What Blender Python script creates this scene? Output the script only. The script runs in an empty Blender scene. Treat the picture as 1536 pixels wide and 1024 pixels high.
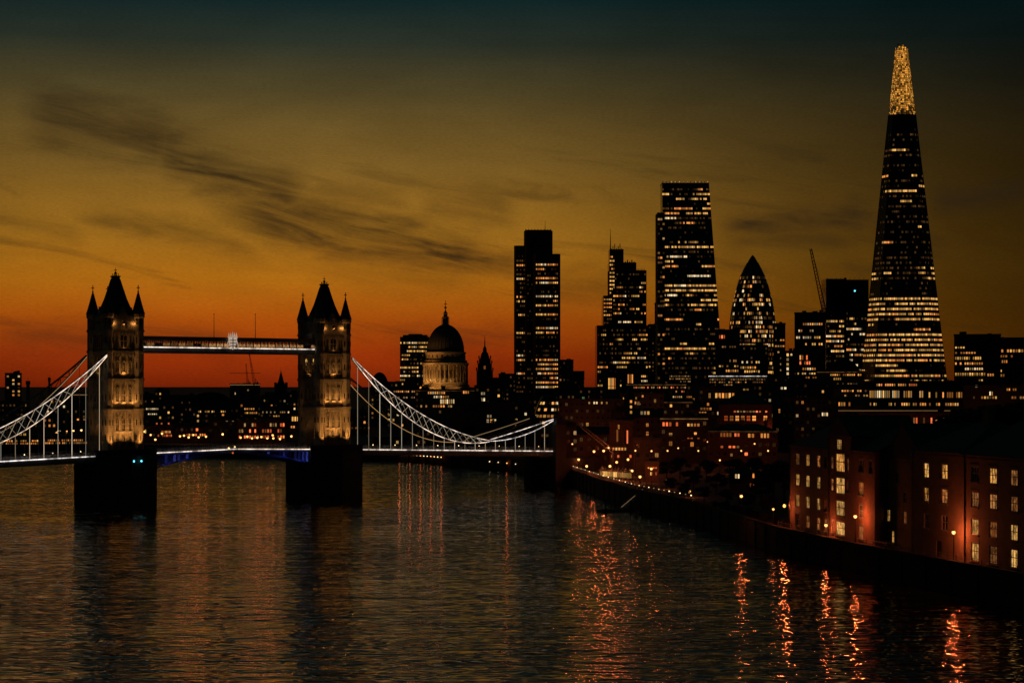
import bpy, math, random
from mathutils import Vector, Matrix
random.seed(7)
SC = bpy.context.scene
COL = SC.collection
PI = math.pi
R = math.radians

# ------------------------------------------------------------------ camera
CAMH = 37.6          # eye above the river
FPX, CX, HY = 2800.0, 768.0, 578.0
cd = bpy.data.cameras.new('camera'); cam = bpy.data.objects.new('camera', cd); COL.objects.link(cam)
cam.location = (0, 0, CAMH); cam.rotation_euler = (R(90), 0, 0)
cd.sensor_width = 36; cd.lens = 36*FPX/1536; cd.shift_y = (HY-512)/1536
cd.clip_start = 1; cd.clip_end = 60000
SC.camera = cam
SC.view_settings.view_transform = 'Standard'; SC.view_settings.look = 'None'
SC.view_settings.exposure = 0; SC.view_settings.gamma = 1
SC.render.engine = 'CYCLES'
SC.cycles.max_bounces = 5; SC.cycles.diffuse_bounces = 2; SC.cycles.glossy_bounces = 3
SC.cycles.caustics_reflective = False; SC.cycles.caustics_refractive = False
SC.cycles.sample_clamp_indirect = 2
SC.cycles.use_denoising = True

def lin(c):
    return tuple(((v/255)/12.92 if v/255 <= .04045 else ((v/255+.055)/1.055)**2.4) for v in c)

class G:
    """tiny node helper"""
    def __init__(s, tree): s.t = tree; s.n = tree.nodes; s.l = tree.links
    def new(s, typ, **kw):
        n = s.n.new(typ)
        for k, v in kw.items(): setattr(n, k, v)
        return n
    def put(s, sock, v):
        if isinstance(v, bpy.types.NodeSocket): s.l.new(v, sock)
        elif isinstance(v, (tuple, list)) and len(v) == 3 and sock.type == 'RGBA': sock.default_value = (*v, 1)
        else: sock.default_value = v
    def m(s, op, a, b=None, c=None, clamp=False):
        n = s.new('ShaderNodeMath', operation=op); n.use_clamp = clamp
        for i, v in enumerate((a, b, c)):
            if v is not None: s.put(n.inputs[i], v)
        return n.outputs[0]
    def smooth(s, x, a, b, lo=0., hi=1.):
        n = s.new('ShaderNodeMapRange', interpolation_type='SMOOTHSTEP')
        s.put(n.inputs[0], x); n.inputs[1].default_value = a; n.inputs[2].default_value = b
        n.inputs[3].default_value = lo; n.inputs[4].default_value = hi
        return n.outputs[0]
    def mix(s, f, a, b, blend='MIX'):
        n = s.new('ShaderNodeMix', data_type='RGBA', blend_type=blend)
        s.put(n.inputs[0], f); s.put(n.inputs[6], a); s.put(n.inputs[7], b)
        return n.outputs[2]
    def ramp(s, x, stops, interp='LINEAR'):
        n = s.new('ShaderNodeValToRGB'); r = n.color_ramp; r.interpolation = interp
        while len(r.elements) < len(stops): r.elements.new(.5)
        for e, (p, c) in zip(r.elements, stops): e.position = p; e.color = (*c, 1)
        s.put(n.inputs[0], x)
        return n.outputs[0]
    def noise(s, vec, scale, detail=3, rough=.5, dist=0.):
        n = s.new('ShaderNodeTexNoise')
        if vec is not None: s.l.new(vec, n.inputs['Vector'])
        n.inputs['Scale'].default_value = scale; n.inputs['Detail'].default_value = detail
        n.inputs['Roughness'].default_value = rough; n.inputs['Distortion'].default_value = dist
        return n.outputs[0]
    def xyz(s, x, y, z):
        n = s.new('ShaderNodeCombineXYZ')
        for i, v in enumerate((x, y, z)): s.put(n.inputs[i], v)
        return n.outputs[0]
    def scale3(s, vec, sc):
        n = s.new('ShaderNodeMapping'); s.l.new(vec, n.inputs[0]); n.inputs['Scale'].default_value = sc
        return n.outputs[0]

# ------------------------------------------------------------------ sky: the afterglow, by direction (no sun: it has set)
W = bpy.data.worlds.new('World'); SC.world = W; W.use_nodes = True
g = G(W.node_tree); g.n.clear()
tc = g.new('ShaderNodeTexCoord')
sp = g.new('ShaderNodeSeparateXYZ'); g.l.new(tc.outputs['Generated'], sp.inputs[0])
dx, dy, dz = sp.outputs
hor = g.m('MAXIMUM', g.m('SQRT', g.m('ADD', g.m('MULTIPLY', dx, dx), g.m('MULTIPLY', dy, dy))), 1e-3)
el = g.m('DIVIDE', dz, hor)
az = g.m('ARCTAN2', dx, dy)
EMAX = .8
stops = [(-0.2, (20, 8, 3)), (0.0, (116, 32, 6)), (.017, (150, 50, 8)), (.035, (168, 77, 11)), (.057, (173, 105, 19)), (.0815, (160, 109, 30)),
         (.117, (122, 91, 36)), (.155, (80, 67, 34)), (.182, (42, 45, 33)), (.206, (16, 32, 32)), (.26, (14, 26, 27)), (.36, (40, 36, 26)), (.52, (46, 40, 30)), (.8, (18, 20, 20))]
base = g.ramp(g.m('ADD', g.m('ADD', el, .2), g.m('MULTIPLY', g.smooth(az, -.02, .30), g.smooth(el, 0.0, .16, .035, 0.))), [((e+.2), lin(c)) for e, c in stops])
d_az = g.m('ADD', az, .125)
glow = g.m('EXPONENT', g.m('MULTIPLY', g.m('MULTIPLY', d_az, d_az), -.5/(.235**2)))
glow = g.m('MULTIPLY', glow, g.smooth(az, -.02, .34, 1.0, .30))
wide = g.m('MULTIPLY', g.smooth(az, -2.7, -.9, 0., .30), g.smooth(az, -.35, -.15, 1., 0.))   # the afterglow's wide left wing
glow = g.m('MAXIMUM', g.m('MULTIPLY_ADD', glow, .96, .035), wide)
col = g.mix(1.0, base, glow, 'MULTIPLY')
# a trace of teal in the upper air that does not follow the glow
up = g.smooth(el, .10, .24)
col = g.mix(1.0, col, g.mix(up, (0, 0, 0), lin((2, 17, 19))), 'ADD')
# the sky's own slow unevenness
vec = g.xyz(g.m('MULTIPLY', az, 1.0), g.m('MULTIPLY', el, 3.2), 0.0)
n1 = g.noise(vec, 7.0, 5, .55, .6)
n2 = g.noise(vec, 26.0, 6, .6, .4)
col = g.mix(1.0, col, g.m('MULTIPLY_ADD', n1, .62, .70), 'MULTIPLY')
col = g.mix(1.0, col, g.m('MULTIPLY_ADD', n2, .22, .89), 'MULTIPLY')
n3 = g.noise(vec, 420.0, 2, .7)
col = g.mix(1.0, col, g.m('MULTIPLY_ADD', n3, .44, .78), 'MULTIPLY')
# dark cloud streaks: centre line through three bearings, half width, density
wob = g.m('MULTIPLY', g.m('SUBTRACT', g.noise(vec, 16.0, 6, .62, .3), .5), .020)
wid = g.noise(vec, 34.0, 5, .6)
CLOUDS = [((30,186),(140,200),(300,232),18,.66), ((200,212),(340,266),(490,300),16,.70), ((290,312),(500,344),(800,404),16,.78), ((330,314),(430,332),(560,352),8,.62), ((500,342),(640,372),(790,402),6,.66), ((60,188),(160,194),(260,206),8,.5), ((240,226),(330,264),(460,296),7,.55), ((640,372),(720,388),(800,402),8,.5),
          ((90,338),(270,352),(430,394),8,.42), ((430,388),(560,412),(740,418),9,.25), ((1060,342),(1190,334),(1330,322),8,.72),
          ((1370,306),(1450,306),(1540,292),8,.66), ((610,326),(690,312),(790,330),13,.34), ((800,438),(890,430),(980,442),11,.34),
          ((-40,322),(60,345),(160,362),7,.30), ((-40,520),(120,508),(420,520),10,.34), ((1060,372),(1180,366),(1300,372),7,.35),
          ((440,300),(560,302),(640,322),9,.28), ((560,500),(690,506),(800,496),9,.28)]
dens = None
for a, b, c, w, k in CLOUDS:
    w *= 1.1; k = min(.86, k*1.16)
    pts = [((p[0]-CX)/FPX, (HY-p[1])/FPX) for p in (a, b, c)]
    (x0, y0), (x1, y1), (x2, y2) = pts
    c2 = ((y2-y0)/(x2-x0) - (y1-y0)/(x1-x0))/(x2-x1); c1 = (y1-y0)/(x1-x0) - c2*(x0+x1); c0 = y0 - c1*x0 - c2*x0*x0
    line = g.m('MULTIPLY_ADD', g.m('MULTIPLY_ADD', az, c2, c1), az, c0)
    dv = g.m('ADD', g.m('SUBTRACT', el, line), wob)
    ww = g.m('MULTIPLY', g.m('MULTIPLY_ADD', wid, 1.8, .75), w/FPX)
    q = g.m('DIVIDE', dv, ww)
    f = g.m('EXPONENT', g.m('MULTIPLY', g.m('MULTIPLY', q, q), -.5))
    edge = (x2-x0)*.24
    f = g.m('MULTIPLY', f, g.m('MULTIPLY', g.smooth(az, x0, x0+edge), g.smooth(az, x2-edge, x2, 1., 0.)))
    f = g.m('MULTIPLY', f, k)
    dens = f if dens is None else g.m('MAXIMUM', dens, f)
wisp = g.noise(g.xyz(g.m('MULTIPLY', az, 15.), g.m('ADD', g.m('MULTIPLY', el, 110.), g.m('MULTIPLY', az, 22.)), 0.), 1.0, 7, .64, .7)
vein = g.noise(g.xyz(g.m('MULTIPLY', az, 9.), g.m('ADD', g.m('MULTIPLY', el, 62.), g.m('MULTIPLY', az, 11.)), 3.), 1.0, 6, .6, .7)
dens = g.m('MULTIPLY', dens, g.m('MULTIPLY_ADD', g.smooth(wisp, .30, .68), .58, .52), clamp=True)
dens = g.m('MAXIMUM', dens, g.m('MULTIPLY', g.m('MULTIPLY', g.smooth(vein, .52, .72), .42), g.m('MULTIPLY', g.smooth(el, .0, .03), g.smooth(el, .10, .15, 1., 0.))))
col = g.mix(dens, col, lin((40, 30, 17)))
bg = g.new('ShaderNodeBackground'); g.l.new(col, bg.inputs[0]); bg.inputs[1].default_value = 1.0
wo = g.new('ShaderNodeOutputWorld'); g.l.new(bg.outputs[0], wo.inputs[0])

# ------------------------------------------------------------------ materials
def material(name, base, rough=.8, var=.35, scale=.6, metal=0., bump=0., bscale=3., spec=.5):
    m = bpy.data.materials.new(name); m.use_nodes = True
    g = G(m.node_tree); b = g.n['Principled BSDF']
    t = g.new('ShaderNodeTexCoord').outputs['Object']
    n = g.noise(t, scale, 5, .6); o = g.new('ShaderNodeObjectInfo').outputs['Random']
    k = g.m('MULTIPLY_ADD', g.m('ADD', n, g.m('MULTIPLY', g.m('SUBTRACT', o, .5), .4)), 2*var, 1-var)
    g.put(b.inputs['Base Color'], g.mix(1.0, base, k, 'MULTIPLY'))
    g.put(b.inputs['Roughness'], g.m('MULTIPLY_ADD', n, .3, max(0, rough-.15)))
    b.inputs['Metallic'].default_value = metal; b.inputs['Specular IOR Level'].default_value = spec
    if bump:
        bn = g.new('ShaderNodeBump'); bn.inputs['Strength'].default_value = bump
        g.put(bn.inputs['Height'], g.noise(t, bscale, 4)); g.l.new(bn.outputs[0], b.inputs['Normal'])
    return m

def masonry(name, c1, c2, mortar, bw, bh, rough=.85, ms=.03):
    m = bpy.data.materials.new(name); m.use_nodes = True
    g = G(m.node_tree); b = g.n['Principled BSDF']
    t = g.new('ShaderNodeTexCoord').outputs['Object']
    s = g.new('ShaderNodeSeparateXYZ'); g.l.new(t, s.inputs[0])
    v = g.xyz(g.m('ADD', s.outputs[0], s.outputs[1]), s.outputs[2], 0.)
    br = g.new('ShaderNodeTexBrick'); g.l.new(v, br.inputs['Vector'])
    for k, val in (('Color1', c1), ('Color2', c2), ('Mortar', mortar)): br.inputs[k].default_value = (*val, 1)
    br.inputs['Scale'].default_value = 1; br.inputs['Mortar Size'].default_value = ms
    br.inputs['Brick Width'].default_value = bw; br.inputs['Row Height'].default_value = bh
    n = g.noise(t, .35, 6, .65)
    g.put(b.inputs['Base Color'], g.mix(1.0, br.outputs[0], g.m('MULTIPLY_ADD', n, 1.3, .35), 'MULTIPLY'))
    b.inputs['Roughness'].default_value = rough
    bn = g.new('ShaderNodeBump'); bn.inputs['Strength'].default_value = .5; bn.inputs['Distance'].default_value = .08
    g.put(bn.inputs['Height'], g.m('ADD', g.m('MULTIPLY', br.outputs['Fac'], -1.), g.noise(t, 2.5, 4))); g.l.new(bn.outputs[0], b.inputs['Normal'])
    return m

def lit(name, color, strength, lo=.25, hi=1.7, sample=False, interior=0.):
    """something that gives off light: each pane or lamp its own brightness"""
    m = bpy.data.materials.new(name); m.use_nodes = True
    g = G(m.node_tree); g.n.clear()
    ob = g.new('ShaderNodeObjectInfo').outputs['Random']; ge = g.new('ShaderNodeNewGeometry').outputs['Random Per Island']
    r = g.m('FRACT', g.m('ADD', g.m('MULTIPLY', ob, 7.31), ge))
    r2 = g.m('FRACT', g.m('MULTIPLY', r, 13.7))
    c = g.mix(g.m('MULTIPLY', r2, .8), color, (color[0], min(1, color[1]*1.35), min(1, color[2]*2.0)))
    k = g.m('MULTIPLY_ADD', g.m('POWER', r, 1.6), hi-lo, lo)
    if interior:
        t = g.new('ShaderNodeTexCoord').outputs['Object']
        n = g.noise(g.scale3(t, (2.2, 2.2, 1.1)), interior, 3, .7)
        k = g.m('MULTIPLY', k, g.m('MULTIPLY_ADD', g.smooth(n, .34, .66), 1.25, .18))
    e = g.new('ShaderNodeEmission'); g.put(e.inputs[0], c); g.put(e.inputs[1], g.m('MULTIPLY', k, strength))
    o = g.new('ShaderNodeOutputMaterial'); g.l.new(e.outputs[0], o.inputs[0])
    if not sample: m.cycles.emission_sampling = 'NONE'
    return m

M = dict(
    glass=material('dark_glass', (.012, .013, .013), .22, .3, .05),
    pane=material('unlit_pane', (.02, .022, .024), .15, .3, 1.),
    concrete=material('dark_concrete', (.13, .115, .095), .9, .4, .12),
    render=material('grey_render', (.21, .185, .15), .9, .4, .15),
    slate=material('slate', (.035, .036, .04), .8, .4, .5, bump=.4, bscale=2.),
    lead=material('lead', (.055, .058, .06), .6, .35, .4),
    steel=material('painted_steel', (.10, .11, .12), .55, .25, 1.),
    blue=material('blue_steel', (.03, .06, .16), .5, .25, 1.),
    black=material('black_iron', (.012, .012, .012), .5, .3, 2.),
    pale=material('pale_paint', (.42, .40, .36), .6, .25, 1.),
    portland=masonry('portland_stone', (.36, .32, .25), (.30, .265, .205), (.16, .14, .11), 1.5, .7),
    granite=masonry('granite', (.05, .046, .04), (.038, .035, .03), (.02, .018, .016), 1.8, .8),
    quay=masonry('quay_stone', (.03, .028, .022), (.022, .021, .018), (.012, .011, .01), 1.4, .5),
    brick=masonry('stock_brick', (.24, .17, .10), (.19, .13, .075), (.18, .15, .11), .45, .16, ms=.015),
    redbrick=masonry('red_brick', (.25, .14, .085), (.20, .11, .065), (.17, .13, .10), .45, .16, ms=.015),
    trim=material('stone_trim', (.22, .19, .15), .85, .3, .8),
    bark=material('bark', (.03, .024, .018), .95, .4, 2.),
    leaf=material('leaves', (.022, .030, .010), .8, .45, .25),
    asphalt=material('paving', (.045, .042, .038), .9, .35, .2),
    yel=lit('office_light', (1, .44, .085), .86, .22, 1.4), ora=lit('amber_light', (1, .30, .05), .85, .22, 1.4), whi=lit('pale_light', (1, .62, .26), .92, .22, 1.4),
    red=lit('red_light', (1, .16, .035), 1.0), dim=lit('dim_light', (1, .45, .12), .30), grn=lit('green_light', (.55, 1, .35), .5),
    gold=lit('crown_glow', (1, .36, .04), .74, .06, 1.5), fai=lit('faint_light', (1, .40, .09), .045, .05, 1.9), room=lit('room_light', (1, .42, .08), .85, .4, 1.5, interior=.6),
    roomdim=lit('room_light_low', (1, .30, .06), .30, .25, 1.6, interior=.75),
    strip=lit('white_strip', (1, .72, .50), 1.35, .9, 1.1, True, interior=.16), stripdim=lit('amber_strip', (1, .52, .18), .5, .5, 1.2),
    crest=lit('crest_light', (1, .62, .36), .42, .8, 1.1), edge=lit('roof_edge_light', (1, .42, .12), .16, .4, 1.4, interior=.1), rod=lit('rod_light', (1, .72, .42), .55, .3, 1.3), led=lit('blue_led', (.10, .12, .62), .18, .04, 1.5),  # rods and blue panels: light falling on steel, put into the colour
    lamp=lit('lamp_globe', (1, .40, .09), 3.2, .8, 1.2), bulb=lit('deck_lamp', (1, .55, .2), 3., .4, 1.5), cyan=lit('signal_cyan', (.1, .6, .8), 4., .9, 1.1),
)
TINT = {'y': 'yel', 'o': 'ora', 'w': 'whi', 'r': 'red', 'd': 'dim', 'g': 'grn', 'f': 'fai'}

AMP1, AMP2, AMP3 = .15, .085, .26
def water_material():
    m = bpy.data.materials.new('river_water'); m.use_nodes = True
    g = G(m.node_tree); b = g.n['Principled BSDF']
    b.inputs['Base Color'].default_value = (.012, .011, .006, 1); b.inputs['Roughness'].default_value = .055; b.inputs['IOR'].default_value = 3.0
    t = g.new('ShaderNodeTexCoord').outputs['Object']
    def crests(sx, sy, oct):                              # folded noise: sharp crests, alternate slopes
        n = g.noise(g.scale3(t, (sx, sy, 1)), 1.0, oct, .5, .5)
        return g.m('ABSOLUTE', g.m('SUBTRACT', g.m('FRACT', g.m('MULTIPLY', n, 5.0)), .5))
    rip = g.m('ADD', g.m('MULTIPLY', crests(.058, .15, 1), AMP1), g.m('ADD', g.m('MULTIPLY', crests(.17, .36, 1), AMP2), g.m('MULTIPLY', crests(.016, .06, 1), AMP3)))
    patch = g.smooth(g.noise(g.scale3(t, (.007, .017, 1)), 1.0, 3, .6, 1.), .3, .7)
    h = g.m('MULTIPLY', rip, g.m('MULTIPLY_ADD', patch, .6, .7))
    bn = g.new('ShaderNodeBump'); bn.inputs['Strength'].default_value = 1.0; bn.inputs['Distance'].default_value = 1.0
    g.put(bn.inputs['Height'], h); g.l.new(bn.outputs[0], b.inputs['Normal'])
    return m

# ------------------------------------------------------------------ mesh helper
class MB:
    def __init__(s): s.v = []; s.f = []; s.m = []
    def face(s, pts, m=0):
        i = len(s.v); s.v += [tuple(p) for p in pts]; s.f.append(tuple(range(i, i+len(pts)))); s.m.append(m)
    def raw(s, pts, faces, m=0):
        i = len(s.v); s.v += [tuple(p) for p in pts]
        for f in faces: s.f.append(tuple(i+k for k in f)); s.m.append(m)
    def box(s, x0, x1, y0, y1, z0, z1, m=0):
        s.raw([(x0,y0,z0),(x1,y0,z0),(x1,y1,z0),(x0,y1,z0),(x0,y0,z1),(x1,y0,z1),(x1,y1,z1),(x0,y1,z1)],
              [(0,3,2,1),(4,5,6,7),(0,1,5,4),(1,2,6,5),(2,3,7,6),(3,0,4,7)], m)
    def prism(s, poly, z0, z1, m=0):
        n = len(poly)
        s.raw([(x,y,z0) for x,y in poly]+[(x,y,z1) for x,y in poly],
              [tuple(range(n-1,-1,-1)), tuple(range(n,2*n))]+[(i,(i+1)%n,n+(i+1)%n,n+i) for i in range(n)], m)
    def loft(s, rings, m=0, cap=True):
        n = len(rings[0]); fs = []
        for k in range(len(rings)-1):
            for i in range(n): fs.append((k*n+i, k*n+(i+1)%n, (k+1)*n+(i+1)%n, (k+1)*n+i))
        if cap: fs += [tuple(range(n-1,-1,-1)), tuple(range((len(rings)-1)*n, len(rings)*n))]
        s.raw([p for r in rings for p in r], fs, m)
    def lathe(s, prof, n=16, c=(0,0), m=0, ph=0., sq=1.):
        s.loft([[(c[0]+r*sq*math.cos(ph+2*PI*i/n), c[1]+r*sq*math.sin(ph+2*PI*i/n), z) for i in range(n)] for r, z in prof], m)
    def tube(s, pts, r, n=6, m=0, r1=None):
        pts = [Vector(p) for p in pts]; rings = []
        for k, p in enumerate(pts):
            d = (pts[min(k+1, len(pts)-1)]-pts[max(k-1, 0)]).normalized()
            u = d.cross(Vector((0,0,1)) if abs(d.z) < .9 else Vector((0,1,0))).normalized(); w = d.cross(u)
            rr = r if r1 is None else r+(r1-r)*k/(len(pts)-1)
            rings.append([tuple(p+u*rr*math.cos(2*PI*i/n)+w*rr*math.sin(2*PI*i/n)) for i in range(n)])
        s.loft(rings, m)
    def ball(s, c, r, n=10, m=0, sz=1.):
        s.lathe([(max(.001, r*math.sin(PI*k/8)), c[2]-r*sz*math.cos(PI*k/8)) for k in range(9)], n, (c[0], c[1]), m)
    def lattice(s, p0, p1, w, n, r, m=0):
        p0 = Vector(p0); p1 = Vector(p1); d = (p1-p0).normalized()
        u = d.cross(Vector((0,1,0))).normalized()*w*.5; v = Vector((0,w*.5,0))
        ch = [u+v, u-v, -u-v, -u+v]
        for c in ch: s.tube([p0+c, p1+c*.5], r, 4, m)
        for k in range(n):
            a = k/n; b = (k+1)/n
            for i in range(4):
                c, e = ch[i], ch[(i+1) % 4]
                s.tube([p0.lerp(p1, a)+c*(1-.5*a), p0.lerp(p1, b)+e*(1-.5*b)], r*.7, 4, m)
    def build(s, name, mats, parent=None, link=True, smooth=False):
        me = bpy.data.meshes.new(name); me.from_pydata(s.v, [], s.f)
        for m in (mats if isinstance(mats, (list, tuple)) else [mats]): me.materials.append(m)
        me.polygons.foreach_set('material_index', s.m)
        if smooth: me.polygons.foreach_set('use_smooth', [True]*len(s.f))
        me.update()
        o = bpy.data.objects.new(name, me)
        if link: COL.objects.link(o)
        if parent: o.parent = parent
        return o

def tag(o, label=None, cat=None, group=None, kind=None):
    for k, v in (('label', label), ('category', cat), ('group', group), ('kind', kind)):
        if v: o[k] = v
    return o
def thing(name, label, cat, loc=(0,0,0), rz=0., group=None):
    o = bpy.data.objects.new(name, None); COL.objects.link(o)
    o.location = loc; o.rotation_euler = (0, 0, rz)
    return tag(o, label, cat, group)
def inst(name, mesh, parent, loc, scale=(1,1,1), rz=0.):
    o = bpy.data.objects.new(name, mesh); COL.objects.link(o); o.parent = parent
    o.location = loc; o.scale = scale; o.rotation_euler = (0, 0, rz)
    return o
def lamp(parent, loc, power, color, radius=.25, kind='POINT', aim=None, size=60, name='light'):
    l = bpy.data.lights.new(name, kind); l.energy = power; l.color = color; l.shadow_soft_size = radius
    o = bpy.data.objects.new(name, l); COL.objects.link(o); o.parent = parent; o.location = loc
    if kind == 'SPOT':
        l.spot_size = R(size); l.spot_blend = .8
        o.rotation_euler = (Vector(aim)-Vector(loc)).to_track_quat('-Z', 'Y').to_euler()
    return o
GZ = 5.0             # street level above the river
def wx(px, Y): return (px-CX)/FPX*Y
def wz(py, Y): return CAMH+(HY-py)/FPX*Y
def P(px, py, Y): return Vector((wx(px, Y), Y, wz(py, Y)))

# ------------------------------------------------------------------ ground, river, walls
RB = [(150,-3000), (150,100), (130,180), (100,262), (84.6,320), (69.2,374), (59.4,420), (49,516), (37,572), (29.5,634), (19,736), (4,805), (-24,870), (-60,935), (-115,975), (-200,1000), (-330,1010)]
LB = [(-345,980), (-322,900), (-262,700), (-222,560), (-190,400), (-160,120), (-160,-3000)]
mb = MB(); mb.face([(x, y, GZ) for x, y in RB+LB+[(-30000,-3000), (-30000,40000), (30000,40000), (30000,-3000)]][::-1])
tag(mb.build('ground', M['asphalt']), kind='structure')
mb = MB(); mb.face([(-420,-200,0), (240,-200,0), (240,1300,0), (-420,1300,0)])
tag(mb.build('river', water_material()), kind='structure')
def river_wall(pts, label, th=.9):
    mb = MB(); n = len(pts)
    for i in range(n-1):
        a, b = Vector(pts[i]), Vector(pts[i+1]); d = (b-a).normalized(); o = Vector((d.y, -d.x))
        for off, z0, z1, w in ((0, -1, GZ+.75, th), (-.12, GZ+.75, GZ+.98, th+.24)):
            p = [a+o*off, b+o*off, b+o*(off+w), a+o*(off+w)]
            mb.prism([(q.x, q.y) for q in p], z0, z1)
        L = (b-a).length; k = int(L/9)
        for j in range(1, k if L < 500 else 0):
            c = a+d*L*j/k
            mb.prism([tuple(c-d*.3-o*.3), tuple(c+d*.3-o*.3), tuple(c+d*.3+o*.1), tuple(c-d*.3+o*.1)], -1, GZ+.6)
    o = mb.build('river_wall', M['quay'])
    tag(o, label, 'wall')
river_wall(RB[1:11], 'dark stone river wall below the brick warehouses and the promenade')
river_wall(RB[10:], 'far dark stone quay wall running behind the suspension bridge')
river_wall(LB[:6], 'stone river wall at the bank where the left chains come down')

# ------------------------------------------------------------------ suspension bridge
BA = R(38); BO = Vector((-126.6, 596, 0)); bc, bs = math.cos(BA), math.sin(BA)
SPAN = 78.4
def bx(px, yl=0.):
    k = (px-CX)/FPX
    return (k*(BO.y+yl*bc)-BO.x+yl*bs)/(bc-k*bs)
def bz(px, py, yl=0.):
    x = bx(px, yl); return wz(py, BO.y+x*bs+yl*bc)
BR = thing('suspension_bridge', 'Gothic twin-towered suspension bridge with white lit chains, blue lit bascules and high walkways', 'bridge', BO, BA)

def pointed_window(w, h, lit_mat=None):
    mb = MB(); n = 5
    def arch(ww, hh, y):
        p = [(-ww/2, y, 0), (ww/2, y, 0), (ww/2, y, hh*.7)]
        p += [(ww/2*(1-(k/n)**1.4), y, hh*.7+hh*.3*math.sin(PI/2*k/n)) for k in range(1, n)]
        p += [(0, y, hh)]
        p += [(-ww/2*(1-(k/n)**1.4), y, hh*.7+hh*.3*math.sin(PI/2*k/n)) for k in range(n-1, 0, -1)]
        p += [(-ww/2, y, hh*.7)]
        return p
    o1, o2 = arch(w*1.35, h*1.12, -.32), arch(w*1.35, h*1.12, .0); i1 = arch(w, h, -.32); i2 = arch(w, h, -.05)
    i1 = [(x, y, z+h*.04) for x, y, z in i1]; i2 = [(x, y, z+h*.04) for x, y, z in i2]
    k = len(o1)
    for i in range(k):
        j = (i+1) % k
        mb.face([o1[i], o1[j], i1[j], i1[i]]); mb.face([o2[i], o2[j], o1[j], o1[i]]); mb.face([i1[i], i1[j], i2[j], i2[i]])
    mb.face(i2, 1)
    mb.box(-.07, .07, -.2, -.06, h*.05, h*.98); mb.box(-w/2, w/2, -.19, -.07, h*.48, h*.53)
    mb.box(-w*.75, w*.75, -.5, 0, -.3, -.02)
    o = mb.build('window', [M['portland'], lit_mat or M['pane']], link=False)
    return o.data
PW = {k: pointed_window(*k) for k in ((.95, 3.2), (.95, 4.2), (1.0, 3.4), (3.0, 4.2))}
PWL = pointed_window(1.4, 2.2, M['yel'])

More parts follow.
